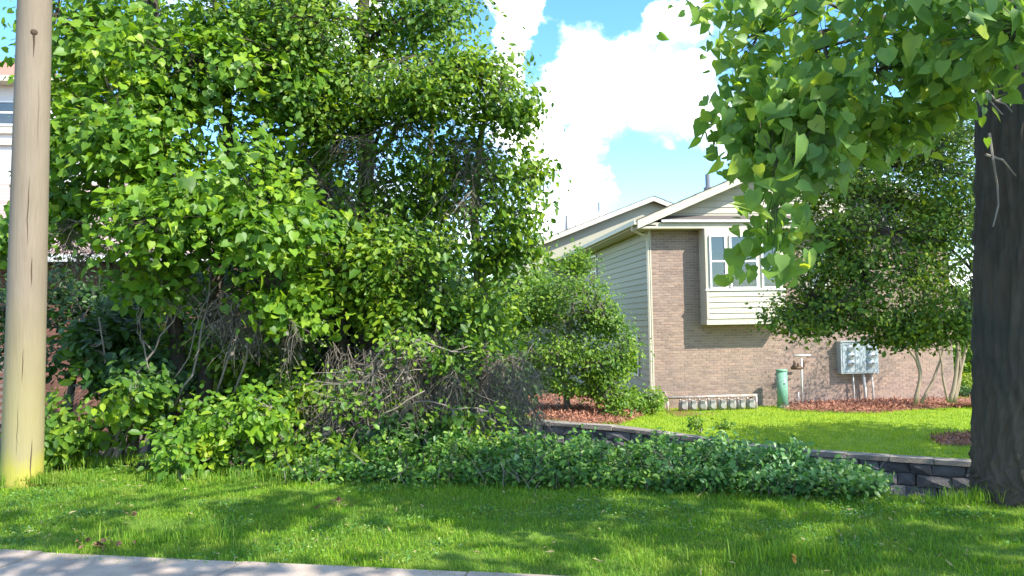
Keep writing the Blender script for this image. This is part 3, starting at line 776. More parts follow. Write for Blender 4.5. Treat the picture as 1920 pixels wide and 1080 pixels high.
# mulch bed along the wall
def mulch(name, pts, z, chips, seed):
    pts = np.array([np.append(p[:2], yz(p[0], p[1])+z) for p in pts]); c = pts.mean(0); c[2] += .05; rngm = np.random.default_rng(seed)
    n = len(pts); ring = []
    for q in (1.0, .85, .45): ring.append(c + (pts-c)*q + [0, 0, (.0, .06, .08)[(1.0, .85, .45).index(q)]])
    V = np.concatenate(ring+[c[None]+[0, 0, .05]]); f = []
    for k in range(2):
        for i in range(n):
            j = (i+1) % n; f += [(k*n+i, k*n+j, (k+1)*n+j), (k*n+i, (k+1)*n+j, (k+1)*n+i)]
    f += [(2*n+i, 2*n+(i+1) % n, 3*n) for i in range(n)]
    struct(mesh_obj(name, V, np.array(f), M['mulch'], None, True))
    k = rngm.integers(0, n, chips); u, v = rngm.random(chips)**.5, rngm.random(chips)
    a = pts[k]; b = pts[(k+1) % n]; q = c + ((a + (b-a)*v[:, None]) - c)*u[:, None]*1.03
    q[:, 2] = yz(q[:, 0], q[:, 1]) + z + .05 + .07*(1-u) + rngm.random(chips)*.05
    nr = norm(rngm.normal(size=(chips, 3))*.9+[0, 0, .8]); tp_ = norm(rngm.normal(size=(chips, 3)))
    v_, f_ = scatter(NARROW, q, nr, tp_, rngm.uniform(.05, .14, chips))
    mesh_obj('mulch_chips', v_, f_, M['mulch_chip'], None, False, 'stuff')
Yw = WY-.0
mulch('mulch_bed', [on_yard(1474, 770), on_yard(1560, 773), on_yard(1640, 775), on_yard(1700, 770), on_yard(1800, 765), on_yard(1900, 768), (PY(1940, 700, WY+.3)[0], WY+.2), (14, WY+.1), (12, WY+.1), (PY(1470, 700, WY)[0], WY+.1)], .0, 6000, 5)
mulch('mulch_bed', [on_yard(1045, 792), on_yard(1100, 798), on_yard(1160, 797), on_yard(1190, 786), (CX-.2, WY-.8), (CX-.2, WY+3), (CX-3.5, WY+3.5), on_yard(985, 770), on_yard(1000, 787)], .0, 5000, 6)
mulch('mulch_bed', [on_yard(1245, 782), on_yard(1420, 778), (PY(1425, 700, WY)[0], WY+.1), (CX-.1, WY+.1), (CX-.3, WY-.5)], -.125, 500, 8)
mulch('mulch_bed', [on_yard(1740, 822), on_yard(1850, 812), on_yard(1900, 825), on_yard(1880, 838), on_yard(1760, 836)], -.02, 900, 9)

# ================================================================= UTILITIES ON THE WALL
def uz(x): return float(yz(x, 0))
MY = WY-.85                                   # plane of the gas meters
# pipe rack
hl, hr = PY(1250, 746, MY), PY(1419, 741, MY)
rack = thing('gas_pipe_rack', 'pale horizontal gas pipe on two posts above a row of meters', 'pipe', (hl[0], MY, uz(hl[0])))
MB().tube([hl, hr], [.04, .04], 10).build('pipe', M['pipe_metal'], rack, True)
for p in (hl+[.02, 0, 0], hr-[.02, 0, 0]):
    mb = MB(); mb.tube([p*[1, 1, 0]+[0, 0, uz(p[0])-.05], p], [.032, .032], 8); mb.build('post', M['pipe_metal'], rack, True)
mb = MB(); mb.tube([hl+[-.06, 0, .16], hl+[.03, 0, .0]], [.025, .025], 6); mb.build('brace', M['pipe_metal'], rack, True)
mb = MB(); mb.tube([hl+[-.05, .0, 0], hl+[-.05, .75, 0]], [.03, .03], 8); mb.tube([hl+[-.05, 0, 0], hl], [.03, .03], 8); mb.build('supply_pipe', M['pipe_metal'], rack, True)
# meters
def gas_meter(base, top):
    t = thing('gas_meter', '', 'gas meter', base, 'gas meters hanging in a row under the pipe rack')
    b = np.array(base); H = top-b[2]; w = .125; d = .10
    prof = [(0.0, .72), (.03, .92), (.10, 1.0), (.19, .97), (.235, .82), (.255, .5)]
    V = []; ang = np.linspace(0, 2*math.pi, 16, endpoint=False)
    ca, sa = np.sign(np.cos(ang))*abs(np.cos(ang))**.7, np.sign(np.sin(ang))*abs(np.sin(ang))**.7
    for hgt, k in prof: V.append(np.stack([b[0]+ca*w*k, b[1]+sa*d*k, 0*ca+b[2]+hgt], 1))
    n = 16; V = np.concatenate(V); m = len(prof); f = []
    for r in range(m-1):
        for i in range(n):
            j = (i+1) % n; f += [(r*n+i, r*n+j, (r+1)*n+j), (r*n+i, (r+1)*n+j, (r+1)*n+i)]
    f += [(0, i+1, i) for i in range(1, n-1)] + [((m-1)*n, (m-1)*n+i, (m-1)*n+i+1) for i in range(1, n-1)]
    MB().add(V, f).build('body', M['meter_grey'], t, True)
    mb = MB(); mb.tube([b+[0, -.10, .12], b+[0, -.118, .12]], [.085, .075], 14); mb.build('face_plate', M['meter_grey'], t)
    ix = MB().box((b[0]-.06, b[1]-.125, b[2]+.19), (b[0]+.06, b[1]-.03, b[2]+.262)).build('index_box', M['meter_grey'], t)
    MB().box((b[0]-.042, b[1]-.129, b[2]+.205), (b[0]+.042, b[1]-.1255, b[2]+.25)).build('dial', M['meter_face'], ix)
    for sgn in (-1, 1):
        top_ = H-.03 if sgn < 0 else H-.09
        mb = MB(); mb.tube([b+[sgn*.085, 0, .21], b+[sgn*.085, 0, top_]], [.019]*2, 7)
        mb.tube([b+[sgn*.085, 0, .265], b+[sgn*.085, 0, .295]], [.032]*2, 6); mb.build('riser', M['pipe_metal'], t, True)
    mb = MB(); mb.tube([b+[-.085, 0, H-.10], b+[.09, 0, H-.09]], [.018]*2, 6); mb.build('cross_pipe', M['pipe_metal'], t, True)
    return t
mpx = [1281, 1298, 1317, 1334, 1353, 1371, 1389, 1407]
ordn = ['leftmost gas meter beside the empty left post of the pipe rack', 'second gas meter from the left post of the pipe rack', 'third gas meter from the left post of the pipe rack', 'fourth gas meter from the left post of the pipe rack',
        'fourth gas meter from the right post, near the green pedestal end', 'third gas meter from the right post of the pipe rack', 'second gas meter from the right post of the pipe rack', 'rightmost gas meter beside the right post, nearest the green pedestal']
m0 = None
for i, px in enumerate(mpx):
    f_ = (px-1250)/169; top = hl[2]+(hr[2]-hl[2])*f_; q = PY(px, 760, MY)
    base = np.array((q[0], MY-.01*(i % 3), uz(q[0])+.03))
    if m0 is None:
        m0 = gas_meter(base, top); m0['label'] = ordn[0]
    else:
        c = copy_tree(m0, base, ordn[i]); c.rotation_euler[2] = (0, .12, -.25, .1, .05, -.1, .2, -.05)[i]
# green pedestal
gp0 = PY(1468, 766, WY-.55); gp1 = PY(1467, 694, WY-.55)
ped = thing('utility_pedestal', 'pale green round utility pedestal standing in front of the brick wall', 'utility box', gp0)
h_ = gp1[2]-gp0[2]+.03
mb = MB(); mb.cyl(gp0-[0, 0, .06], .145, h_-.02, 18); mb.build('body', M['green_paint'], ped, True)
mb = MB(); mb.cyl(gp0+[0, 0, h_-.078], .155, .075, 18, .02); mb.build('cap', M['green_paint'], ped, True)
mb = MB(); mb.cyl(gp0-[0, 0, .03], .155, .12, 18, .01); mb.build('base_collar', M['green_paint'], ped, True)
MB().box((gp0[0]-.02, gp0[1]-.155, gp0[2]+h_*.62), (gp0[0]+.025, gp0[1]-.14, gp0[2]+h_*.62+.05)).build('lock', M['vent'], ped)
# standpipe with valves
sp0 = PY(1504, 758, WY-.4); Ys = WY-.4
def S(px, py): return PY(px, py, Ys)
st = thing('valve_standpipe', 'thin pipe standing in the mulch with rusty valves and a crossbar on top', 'pipe', sp0)
mb = MB(); mb.tube([sp0-[0, 0, .05], S(1503, 672)], [.03, .03], 8); mb.build('pipe', M['conduit'], st, True)
mb = MB(); mb.tube([S(1489, 667), S(1520, 666)], [.03, .03], 8); mb.build('crossbar', M['conduit'], st, True)
mb = MB(); mb.tube([S(1484, 690), S(1505, 690)], [.045, .045], 8); mb.tube([S(1490, 692), S(1490, 676)], [.035, .04], 8); mb.tube([S(1497, 692), S(1497, 680)], [.03, .035], 8)
mb.cyl(S(1490, 688)-[0, 0, .04], .07, .1, 10, .015); mb.build('valve_body', M['valve'], st, True)
mb = MB(); mb.tube([S(1505, 681), S(1517, 677)], [.018, .018], 6); mb.tube([S(1507, 688), S(1507, 675)], [.022, .022], 6); mb.build('handle', M['valve'], st, True)
mb = MB(); mb.tube([S(1497, 757)-[0, 0, .04], S(1497, 735)], [.022, .022], 6); mb.build('stub_pipe', M['conduit'], st, True)
# electric meter cabinet
eA, eB = PY(1578, 701, WY-.25), PY(1646, 640, WY-.25)
cab = thing('meter_cabinet', 'grey electric meter cabinet on the brick wall with two columns of round meters', 'electric meter', (eA[0], WY-.25, eA[2]))
MB().box((eA[0], WY-.25, eA[2]), (eB[0], WY-.012, eB[2])).build('cabinet', M['box_grey'], cab)
MB().box((eA[0]-.015, WY-.285, eB[2]-.002), (eB[0]+.015, WY-.012, eB[2]+.025)).build('top_lip', M['box_grey'], cab)
for a, b in ((eA[0]+.05, eA[0]+.40), (eA[0]+.43, eB[0]-.40), (eB[0]-.37, eB[0]-.04)):
    MB().box((a, WY-.262, eA[2]+.04), (b, WY-.252, eB[2]-.03)).build('cover_panel', M['box_grey'], cab)
for cx in (1595, 1633):
    for cy in (653, 667, 681):
        c = PY(cx, cy, WY-.262); mb = MB()
        mb.tube([c, c-[0, .03, 0], c-[0, .032, 0], c-[0, .09, 0], c-[0, .115, 0]], [.095, .093, .078, .076, .045], 16)
        dm = mb.build('meter_dome', M['dome'], cab, True)
        MB().box((c[0]-.04, c[1]-.135, c[2]-.025), (c[0]+.04, c[1]-.1205, c[2]+.03)).build('dial', M['meter_face'], dm)
for (pa, pb, rr) in ((1599, 1602, .022), (1618, 1623, .045), (1634, 1638, .025)):
    a = PY(pa, 701, WY-.14); b = PY(pb, 756, WY-.14); MB().tube([b-[0, 0, .05], b*[1, 1, 0]+[0, 0, (a[2]+b[2])/2], a], [rr]*3, 8).build('conduit', M['conduit'], cab, True)

# ================================================================= LEFT BUILDING
ly = 17.0
lx = PY(372, 560, ly)[0]
le = PY(200, 482, ly)[2]
lh = thing('left_house', 'shaded brick house with faded pink roof behind the thicket at left', 'house', (lx, ly, ZB))
lx0 = lx-9
wl3 = MB().box((lx0, ly, ZB), (lx, ly+.3, le)).build('brick_wall', M['mortar_dark'], lh)
MB().box((lx-.3, ly+.3, ZB), (lx, ly+9, le)).build('side_wall', M['brick_red'], lh)
rest = MB(); z = -.6; k = 0; nb = 0
bmr = MB().box((0, 0, 0), (.2, .02, .063)); bmr = mesh_data('brick', np.concatenate(bmr.V), np.concatenate(bmr.F), M['brick_red'])
while z < le-.05:
    x = lx-.21-(.105 if k % 2 else 0)
    while x > lx0:
        px, py, d = proj((x, ly, z))
        if px < -10: break
        if nb < 300 and 85 < px < 320 and 495 < py < 610:
            o = link('brick', bmr, wl3); o.location = np.array((x, ly-.007, z))-BASE[lh.name]; nb += 1
        else: rest.box((x, ly-.007, z), (x+.2, ly+.01, z+.063))
        x -= .21
    z += .074; k += 1
rest.build('brickwork', M['brick_red'], wl3, kind='stuff')
rtop = PY(200, 345, ly+5.0)[2]
def lroof(t): return le-.05 + (rtop-le)*t
rf = MB(); y0, y1 = ly-.5, ly+5.0
rf.hexa([(lx0, y0, le-.1), (lx+.4, y0, le-.1), (lx+.4, y1, rtop-.15), (lx0, y1, rtop-.15), (lx0, y0, le+.0), (lx+.4, y0, le+.0), (lx+.4, y1, rtop), (lx0, y1, rtop)])
rf.hexa([(lx0, y1, rtop-.15), (lx+.4, y1, rtop-.15), (lx+.4, y1+5, le-.1), (lx0, y1+5, le-.1), (lx0, y1, rtop), (lx+.4, y1, rtop), (lx+.4, y1+5, le), (lx0, y1+5, le)])
ro3 = rf.build('roof', M['mortar_dark'], lh)
n = 26
for k in range(n):
    a, b = k/n, (k+1.12)/n; ya, yb_ = y0+(y1-y0)*a, y0+(y1-y0)*min(b, 1); za, zb = le+(rtop-le)*a+.025, le+(rtop-le)*min(b, 1)+.008
    MB().hexa([(lx0, ya, za-.02), (lx+.43, ya, za-.02), (lx+.43, yb_, zb-.01), (lx0, yb_, zb-.01), (lx0, ya, za), (lx+.43, ya, za), (lx+.43, yb_, zb), (lx0, yb_, zb)]).build('shingle_course', M['shingle_pink'], ro3)
MB().box((lx0, y0-.12, le-.14), (lx+.42, y0-.012, le+.0)).build('gutter', M['white'], lh)
q = PY(235, 520, ly); MB().tube([(q[0], ly-.1, le-.12), (q[0], ly-.06, le-.4), (q[0], ly-.06, -.8)], [.04]*3, 6).build('downspout', M['white'], lh)
# upper pale block further back
uy = 23.0
ux = PY(104, 250, uy)[0]; ut = PY(30, 158, uy)[2]
uh = thing('pale_upper_house', 'pale pinkish upper storey with red roof seen behind the wooden pole', 'house', (ux, uy, ZB))
MB().box((ux-9, uy, ZB), (ux, uy+8, ut)).build('wall', M['pale'], uh)
rr = MB(); rx = ux+.35; rt = ut+.12+.6*1.5
def hip(mb, x0, x1, y0, y1, z0, z1, ins):
    mb.hexa([(x0, y0, z0), (x1, y0, z0), (x1, y1, z0), (x0, y1, z0), (x0+ins, y0+ins, z1), (x1-ins, y0+ins, z1), (x1-ins, y1-ins, z1), (x0+ins, y1-ins, z1)])
hip(rr, ux-9.4, rx, uy-.4, uy+8.4, ut+.12, rt, 1.5)
ur = rr.build('roof', M['roof_red'], uh)
MB().box((ux-9.45, uy-.45, ut-.04), (rx+.05, uy+8.45, ut+.115)).build('fascia', M['trim'], ur)
wz0_, wz1_ = PY(20, 236, uy)[2], PY(20, 190, uy)[2]; wxa, wxb = PY(-20, 210, uy)[0], PY(33, 210, uy)[0]
w, (p0, p1, za, zb_, zc, zd) = window_unit(uh, wxa, wxb, wz0_, wz1_, uy-.002)
MB().box((p0, uy-.02, za), (p1, uy-.015, zb_)).build('pane', M['glass'], w); MB().box((p0, uy-.02, zc), (p1, uy-.015, zd)).build('pane', M['glass'], w)
MB().box((p0+.002, uy-.012, za), (p1-.002, uy-.004, zd)).build('blind', M['blind'], w)
for py in (246, 268):
    zb = PY(20, py, uy)[2]; MB().box((ux-9.1, uy-.09, zb-.08), (ux+.06, uy-.003, zb+.08)).build('trim_band', M['trim'], uh)

# ================================================================= UTILITY POLE
pb = PZ(41, 905, .02); d_p = proj(pb)[2]
pt = P(66, -20, d_p+.05); ptop = pb+(pt-pb)*1.55
pole = thing('utility_pole', 'tall weathered wooden utility pole with mossy yellow base on the lawn', 'pole', pb)
ax = norm(ptop-pb); rb = 35.0*d_p/F
pts = [pb-ax*.1]+[pb+(ptop-pb)*k for k in np.linspace(.005, 1, 12)]; rads = np.concatenate([[rb*1.02], np.linspace(rb, rb*.70, 12)])
MB().tube(pts, rads, 28).build('pole_shaft', M['pole'], pole, True)
def on_pole(h, ang, out=.0):
    t = h/np.linalg.norm(ptop-pb); r_ = rb+(rb*.70-rb)*t + out
    view = norm((EYE-pb)*[1, 1, 0]); side = np.array([-view[1], view[0], 0])
    return pb+ax*h + (view*math.cos(ang)+side*math.sin(ang))*r_
rngc = np.random.default_rng(2)
for (h0, h1, an, w) in ((2.35, 3.05, -.04, .0055), (1.95, 2.25, .2, .007), (1.0, 1.35, -.12, .004), (.05, .45, .45, .006), (3.3, 4.0, .35, .0025), (.3, .8, -.3, .0025)):
    hs_ = np.linspace(h0, h1, 9); aa = an+np.cumsum(rngc.normal(0, .018, 9))
    mb = MB(); wv = w*np.sin(np.linspace(.08, math.pi-.08, 9))
    L = [on_pole(h, a-wv[i]/rb, .0015) for i, (h, a) in enumerate(zip(hs_, aa))]; Rr = [on_pole(h, a+wv[i]/rb, .0015) for i, (h, a) in enumerate(zip(hs_, aa))]
    for i in range(8): mb.quad(L[i], Rr[i], Rr[i+1], L[i+1])
    mb.build('crack', M['crack'], pole)
kn = on_pole(4.47, .0, -.012); view = norm((EYE-pb)*[1, 1, 0])
mb = MB(); mb.tube([kn, kn+view*.012+[0, 0, .0], kn+view*.018], [.035, .032, .012], 10); mb.build('knot', M['crack'], pole, True)
MB().tube([on_pole(4.44, .0, .001), on_pole(4.36, .02, .001), on_pole(4.22, .0, .0)], [.012, .008, .002], 5).build('crack', M['crack'], pole)

# ================================================================= BIG TREE AT RIGHT
tb = PZ(1945, 930, 0.02); dtb = proj(tb)[2]
tR = 96*dtb/F
def Tc(py, extra=0.0): return P(1840+96+extra+(930-py)*0.002, py, dtb)
bt_tr = [tb-[0, 0, .25], Tc(928), Tc(890), Tc(820), Tc(600), Tc(300), Tc(80), Tc(-150)+[-.1, -.2, 0], tb+[-.3, -.8, 6.6], tb+[-.5, -1.1, 8.4]]
bt_r = [tR*1.18, tR*1.08, tR*1.03, tR*1.0, tR*.99, tR*.99, tR*.97, tR*.8, tR*.5, tR*.2]
near_blobs = [blob(1600, 60, 5.0, 240, 90, .7, 1.15), blob(1480, 170, 4.9, 130, 80, .6, 1.1), blob(1640, 170, 5.0, 170, 65, .6), blob(1440, 290, 4.8, 50, 70, .3, .8),
              blob(1445, 415, 4.7, 28, 62, .2, .7), blob(1790, 60, 4.6, 120, 75, .6), blob(1355, 40, 5.1, 45, 45, .25, .8), blob(1300, 160, 5.2, 45, 22, .2, .5), blob(1395, 235, 5.0, 34, 45, .25, .7),
              blob(1885, 55, 4.2, 75, 75, .4, 1.2), blob(1840, 100, 4.6, 60, 45, .4, .8), blob(1640, -60, 5.0, 330, 90, .9, .8), blob(1370, 120, 5.1, 45, 45, .3, .7), blob(1500, 290, 4.9, 60, 40, .3, .5), blob(1600, 240, 5.0, 90, 35, .4, .5), blob(1750, 170, 4.9, 90, 50, .4, .6)]
def out_of_gap(c):                             # the crown that shades the street stays above the view
    return np.ones(len(c), bool)
bigtree = make_tree('shade_tree', 'big dark trunked tree at right with large heart shaped leaves hanging low', 'tree', tb, [(bt_tr, bt_r)],
                    near_blobs, HEART, .080, 390, 8, .11, M['leaf_near'], M['bark'], 21, indiv=300, limbs=9, up=.25, face=.6, soft=(.75, .5), droop=.9, flat=.8, limb_r=.09, twig_r=.004, sizevar=.3, zmin=3.7, ridges=True, bdiv=5)
# upper crown over the street
rngu = np.random.default_rng(5)
ub = [(np.array([5.0, .0, 7.4]), np.array([5.0, 1.9, 1.5]), 1.0), (np.array([10.0, 5.0, 8.0]), np.array([3.6, 3.0, 1.7]), 1.0), (np.array([.6, -.2, 7.2]), np.array([3.2, 1.8, 1.2]), .8), (np.array([14.2, 5.6, 7.6]), np.array([4.5, 2.0, 1.4]), 1.5)]
cl, ow, _ = sample_blobs(ub[:3], 330, rngu, .5, 6)
cl2, ow2, _ = sample_blobs([(np.array([15.2, 8.4, 7.4]), np.array([4.2, 2.1, 1.1]), 1.0), (np.array([12.0, 5.0, 7.8]), np.array([2.5, 1.8, 1.2]), .4)], 460, rngu, .6, 4)
cl, ow = np.concatenate([cl, cl2]), np.concatenate([ow, ow2])
lo_ok = lambda c: (proj(c)[1] < -60) | (proj(c)[2] < .3) | (proj(c)[0] > 2050)
cl_ok = np.array([lo_ok(c) for c in cl]); cl, ow = cl[cl_ok], ow[cl_ok]
po, nr, ti = leaves_around(cl, ow, 16, .30, rngu, .8, .4, .5)
v, f = scatter(HEART, po, nr, ti, .17*np.exp(rngu.normal(0, .2, len(po))))
mesh_obj('upper_crown', v-BASE[bigtree.name], f, M['leaf_near'], bigtree, True, kind='stuff')
tb_top = tb+[-.3, -.8, 7.0]
for c in cl[rngu.choice(len(cl), 14, replace=False)]:
    q = wiggle(tb+[-.1, -.5, rngu.uniform(4.6, 6.5)], c, 10, .2, rngu, .4); MB().tube(q, np.linspace(.075, .012, 10), 6).build('branch', M['bark'], bigtree, True)
# pale dead twigs beside the trunk
rngt = np.random.default_rng(9)
dt = dtb-.55
for path in ([(1850, 170), (1868, 190), (1885, 195), (1898, 210)], [(1868, 190), (1890, 180), (1910, 190)], [(1855, 250), (1862, 300), (1870, 350), (1872, 385), (1862, 425)], [(1848, 290), (1880, 300), (1905, 330)], [(1820, 120), (1838, 170), (1852, 185), (1880, 215)], [(1800, 130), (1822, 175), (1850, 172)]):
    q = np.array([P(a, b, dt+rngt.uniform(-.05, .05)) for a, b in path]); MB().tube(q, np.linspace(.011, .005, len(q)), 5).build('bare_twig', M['bark_grey'], bigtree)

# ================================================================= MID TREE AND CRAPE MYRTLES
mt = on_yard(1895, 858); dm_ = proj(mt)[2]
mid_blobs = [blob(1545, 430, 10.7, 55, 60, .6, .5), blob(1630, 280, 11.2, 110, 70, .9, .7), blob(1478, 592, 10.3, 40, 24, .3, .5), blob(1800, 250, 11.2, 75, 95, .8, 1.0), blob(1790, 350, 11.0, 60, 60, .8, .9), blob(1700, 215, 11.2, 140, 80, 1.0, .8), blob(1590, 270, 11.0, 80, 60, .7, .6), blob(1500, 560, 10.4, 45, 40, .4, .6), blob(1720, 300, 10.8, 150, 120, 1.0, .7), blob(1650, 470, 10.6, 150, 95, 1.0, 1.1), blob(1540, 575, 10.4, 80, 45, .6, .9), blob(1720, 560, 10.6, 140, 60, .9, 1.0), blob(1790, 400, 10.8, 70, 170, .9, .8),
             blob(1560, 330, 10.8, 60, 70, .6, .5), blob(1700, 612, 10.3, 130, 26, .6, .9), blob(1520, 600, 10.3, 50, 24, .4, .8), blob(1800, 600, 10.5, 50, 40, .5, .7), blob(1620, 395, 10.7, 80, 60, .6, .7), blob(1555, 490, 10.5, 50, 40, .5, .7)]
make_tree('small_leaf_tree', 'dark small leaved tree spreading in front of the brick wall beside the thick trunk', 'tree', mt,
          [([mt-[0, 0, .2], mt+[0, 0, 1.2], mt+[-.2, 0, 2.6], mt+[-.6, -.1, 4.2]], [.14, .12, .09, .04])], mid_blobs, DIAM, .062, 2300, 17, .16, M['leaf_shade'], M['bark'], 31, limbs=22, up=.7, droop=.35, flat=.45, limb_r=.4, power=.7, soft=(.7, .65), bdiv=10)
def stemmy(name, label, base, stems, d, blobs, mat, seed, ncl=120, per=9, T=DIAM, size=.05, group=None):
    tr = []
    for path, r_ in stems:
        tr.append(([P(a, b, d) for a, b in path], np.linspace(r_, r_*.5, len(path))))
    return make_tree(name, label, 'tree', base, tr, blobs, T, size, ncl, per, .13, mat, M['bark_tan'], seed, group, limbs=6, limb_r=.5)
cd = 20.4
stemmy('crape_myrtle', 'slender tan multi-stem tree in the mulch right of the meter cabinet', on_yard(1716, 755), [([(1715, 757), (1726, 703), (1718, 675), (1694, 640)], .05), ([(1718, 757), (1728, 700), (1712, 640), (1700, 600)], .045), ([(1727, 756), (1750, 712), (1768, 661), (1775, 600)], .04)],
       cd, [blob(1720, 590, cd, 80, 60, 1.0), blob(1700, 520, cd, 90, 60, 1.0)], M['leaf_bright'], 41, group='slender multi-stem trees in the mulch bed')
stemmy('crape_myrtle', 'tan multi-stem tree nearest the thick dark trunk, in the mulch', on_yard(1788, 753), [([(1780, 755), (1792, 710), (1797, 660), (1790, 600)], .06), ([(1786, 755), (1800, 700), (1812, 650), (1830, 600)], .055), ([(1778, 754), (1768, 712), (1766, 680), (1750, 610)], .035), ([(1790, 755), (1802, 705), (1798, 640), (1800, 590)], .04)],
       cd-.3, [blob(1800, 610, cd, 60, 55, 1.0), blob(1790, 540, cd, 80, 60, 1.0)], M['leaf_bright'], 42, group='slender multi-stem trees in the mulch bed')
def shrub(name, label, base, blobs, T, size, ncl, per, spread, mat, seed, bark=None, group=None, stems=5, cat='shrub', **kw):
    rngs = np.random.default_rng(seed); base = np.array(base); tr = []
    for k in range(stems):
        b = blobs[rngs.integers(len(blobs))]; tgt = b[0]+rngs.normal(size=3)*b[1]*.4
        tr.append((wiggle(base+rngs.normal(size=3)*[.06, .06, 0]-[0, 0, .05], tgt, 5, .04, rngs), np.linspace(.02, .008, 5)))
    return make_tree(name, label, cat, base, tr, blobs, T, size, ncl, per, spread, mat, bark or M['bark_grey'], seed, group, limbs=kw.pop('limbs', 0), **kw)
q = on_yard(1818, 752)
b = np.array([*PY(1840, 700, 31)[:2], -1.0])
make_tree('far_tree', 'green tree standing beyond the right end of the brick house', 'tree', b, [([b, b+[0, 0, 2], b+[.2, 0, 4]], [.2, .15, .06])],
          [blob(1830, 640, 31, 60, 70, 1.5), blob(1860, 560, 31, 60, 80, 1.5), blob(1800, 690, 30.5, 30, 40, 1.0), blob(1850, 720, 30, 60, 35, 1.2)], DIAM, .17, 420, 13, .3, M['leaf_mid'], M['bark'], 86, 'distant trees beyond the houses', limbs=8)
bd = proj(q)[2]
shrub('bush', 'lime green bush by the far right end of the brick wall', PY(1822, 745, 24.5), [blob(1822, 712, 25, 30, 10, .6)], DIAM, .08, 60, 14, .14, M['leaf_lime'], 51, group='bushes at the right end of the brick house')
shrub('bush', 'dark round bush below the lime bush at the right end of the brick wall', PY(1815, 755, 23.5), [blob(1815, 738, 24, 32, 17, .7)], DIAM, .07, 90, 14, .12, M['leaf_dark'], 52, group='bushes at the right end of the brick house')

# ================================================================= SHRUBS BESIDE THE HOUSE
b1 = on_yard(1066, 775); d1 = proj(b1)[2]
make_tree('small_tree', 'bright green leafy small tree leaning beside the siding wall on red mulch', 'tree', b1, [([P(1068, 782, d1), P(1060, 735, d1), P(1055, 690, d1), P(1070, 600, d1), P(1085, 520, d1)], [.085, .075, .07, .05, .02])],
          [blob(1075, 560, d1, 70, 70, .9), blob(1040, 640, d1, 85, 70, .9), blob(1130, 650, d1-.3, 55, 70, .8, 1.1), blob(1150, 720, d1-.6, 36, 60, .5, 1.1), blob(1090, 490, d1, 22, 26, .3), blob(1000, 560, d1+.5, 60, 60, .9), blob(1145, 775, d1-.9, 16, 22, .2, .8), blob(1100, 700, d1-.3, 60, 50, .6, .9), blob(1010, 700, d1+.4, 50, 40, .6, .8), blob(1125, 590, d1-.3, 40, 50, .5, .9)],
          OVAL, .078, 1500, 12, .15, M['leaf_bright'], M['bark_grey'], 61, limbs=14, flat=.5)
b2 = on_yard(1208, 776); d2 = proj(b2)[2]
shrub('round_shrub', 'low rounded green shrub at the house corner beside the gas pipe rack', b2, [blob(1206, 748, d2, 34, 24, .5)], OVAL, .085, 110, 12, .10, M['leaf_bright'], 62)
for k, (px, py, hpx, lab) in enumerate(((1308, 812, 30, 'small weed sprouting above the capstones in front of the gas meters'), (1356, 806, 16, 'tiny weed sprouting on the sunlit lawn right of the taller weed'))):
    b = on_yard(px, py); d = proj(b)[2]
    shrub('weed', lab, b, [blob(px, py-hpx*.6, d, 14, hpx*.5, .15)], OVAL, .07, 14, 9, .07, M['leaf_bright'], 63+k, group='weeds sprouting at the edge of the yard', stems=3, cat='plant')

# ================================================================= THE THICKET AT LEFT
def lawn_pt(px, d, z=0.0):
    p = P(px, 900, d); p[2] = z; return p
# 1 vine covered tree
vb = lawn_pt(330, 9.6, -.2)
make_tree('vine_covered_tree', 'broad tree at left smothered in large light green vine leaves', 'tree', vb,
          [([vb-[0, 0, .3], P(335, 700, 9.7), P(320, 480, 9.8), P(300, 200, 9.9), P(280, -80, 10)], [.11, .10, .09, .07, .05]), ([vb+[.2, 0, -.3], P(400, 600, 9.8), P(430, 300, 9.9), P(420, 40, 10)], [.1, .09, .07, .04])],
          [blob(250, 260, 9.0, 150, 90, .8, 1.0), blob(400, 330, 8.6, 170, 110, .7, 1.25), blob(330, 410, 8.5, 160, 70, .6, 1.15), blob(500, 430, 8.5, 120, 90, .5, 1.2), blob(250, 120, 9.4, 160, 90, 1.0), blob(420, 120, 9.2, 170, 110, 1.0),
           blob(170, 340, 9.2, 80, 70, .6), blob(300, -20, 9.8, 220, 90, 1.2, .8), blob(480, 540, 8.4, 70, 40, .3), blob(570, 560, 8.6, 50, 55, .3, .8), blob(300, 520, 8.9, 80, 35, .3, .7), blob(160, 60, 9.6, 70, 70, .8, .7), blob(140, 220, 9.0, 45, 70, .4, .9), blob(130, 430, 9.0, 50, 45, .4, .8), blob(8, 440, 9.3, 22, 50, .3, .9)],
          HEART, .078, 1800, 11, .15, M['leaf_vine'], M['bark'], 71, soft=(.72, .5), indiv=300, limbs=20, up=.55, droop=.7, flat=.7, limb_r=.4)
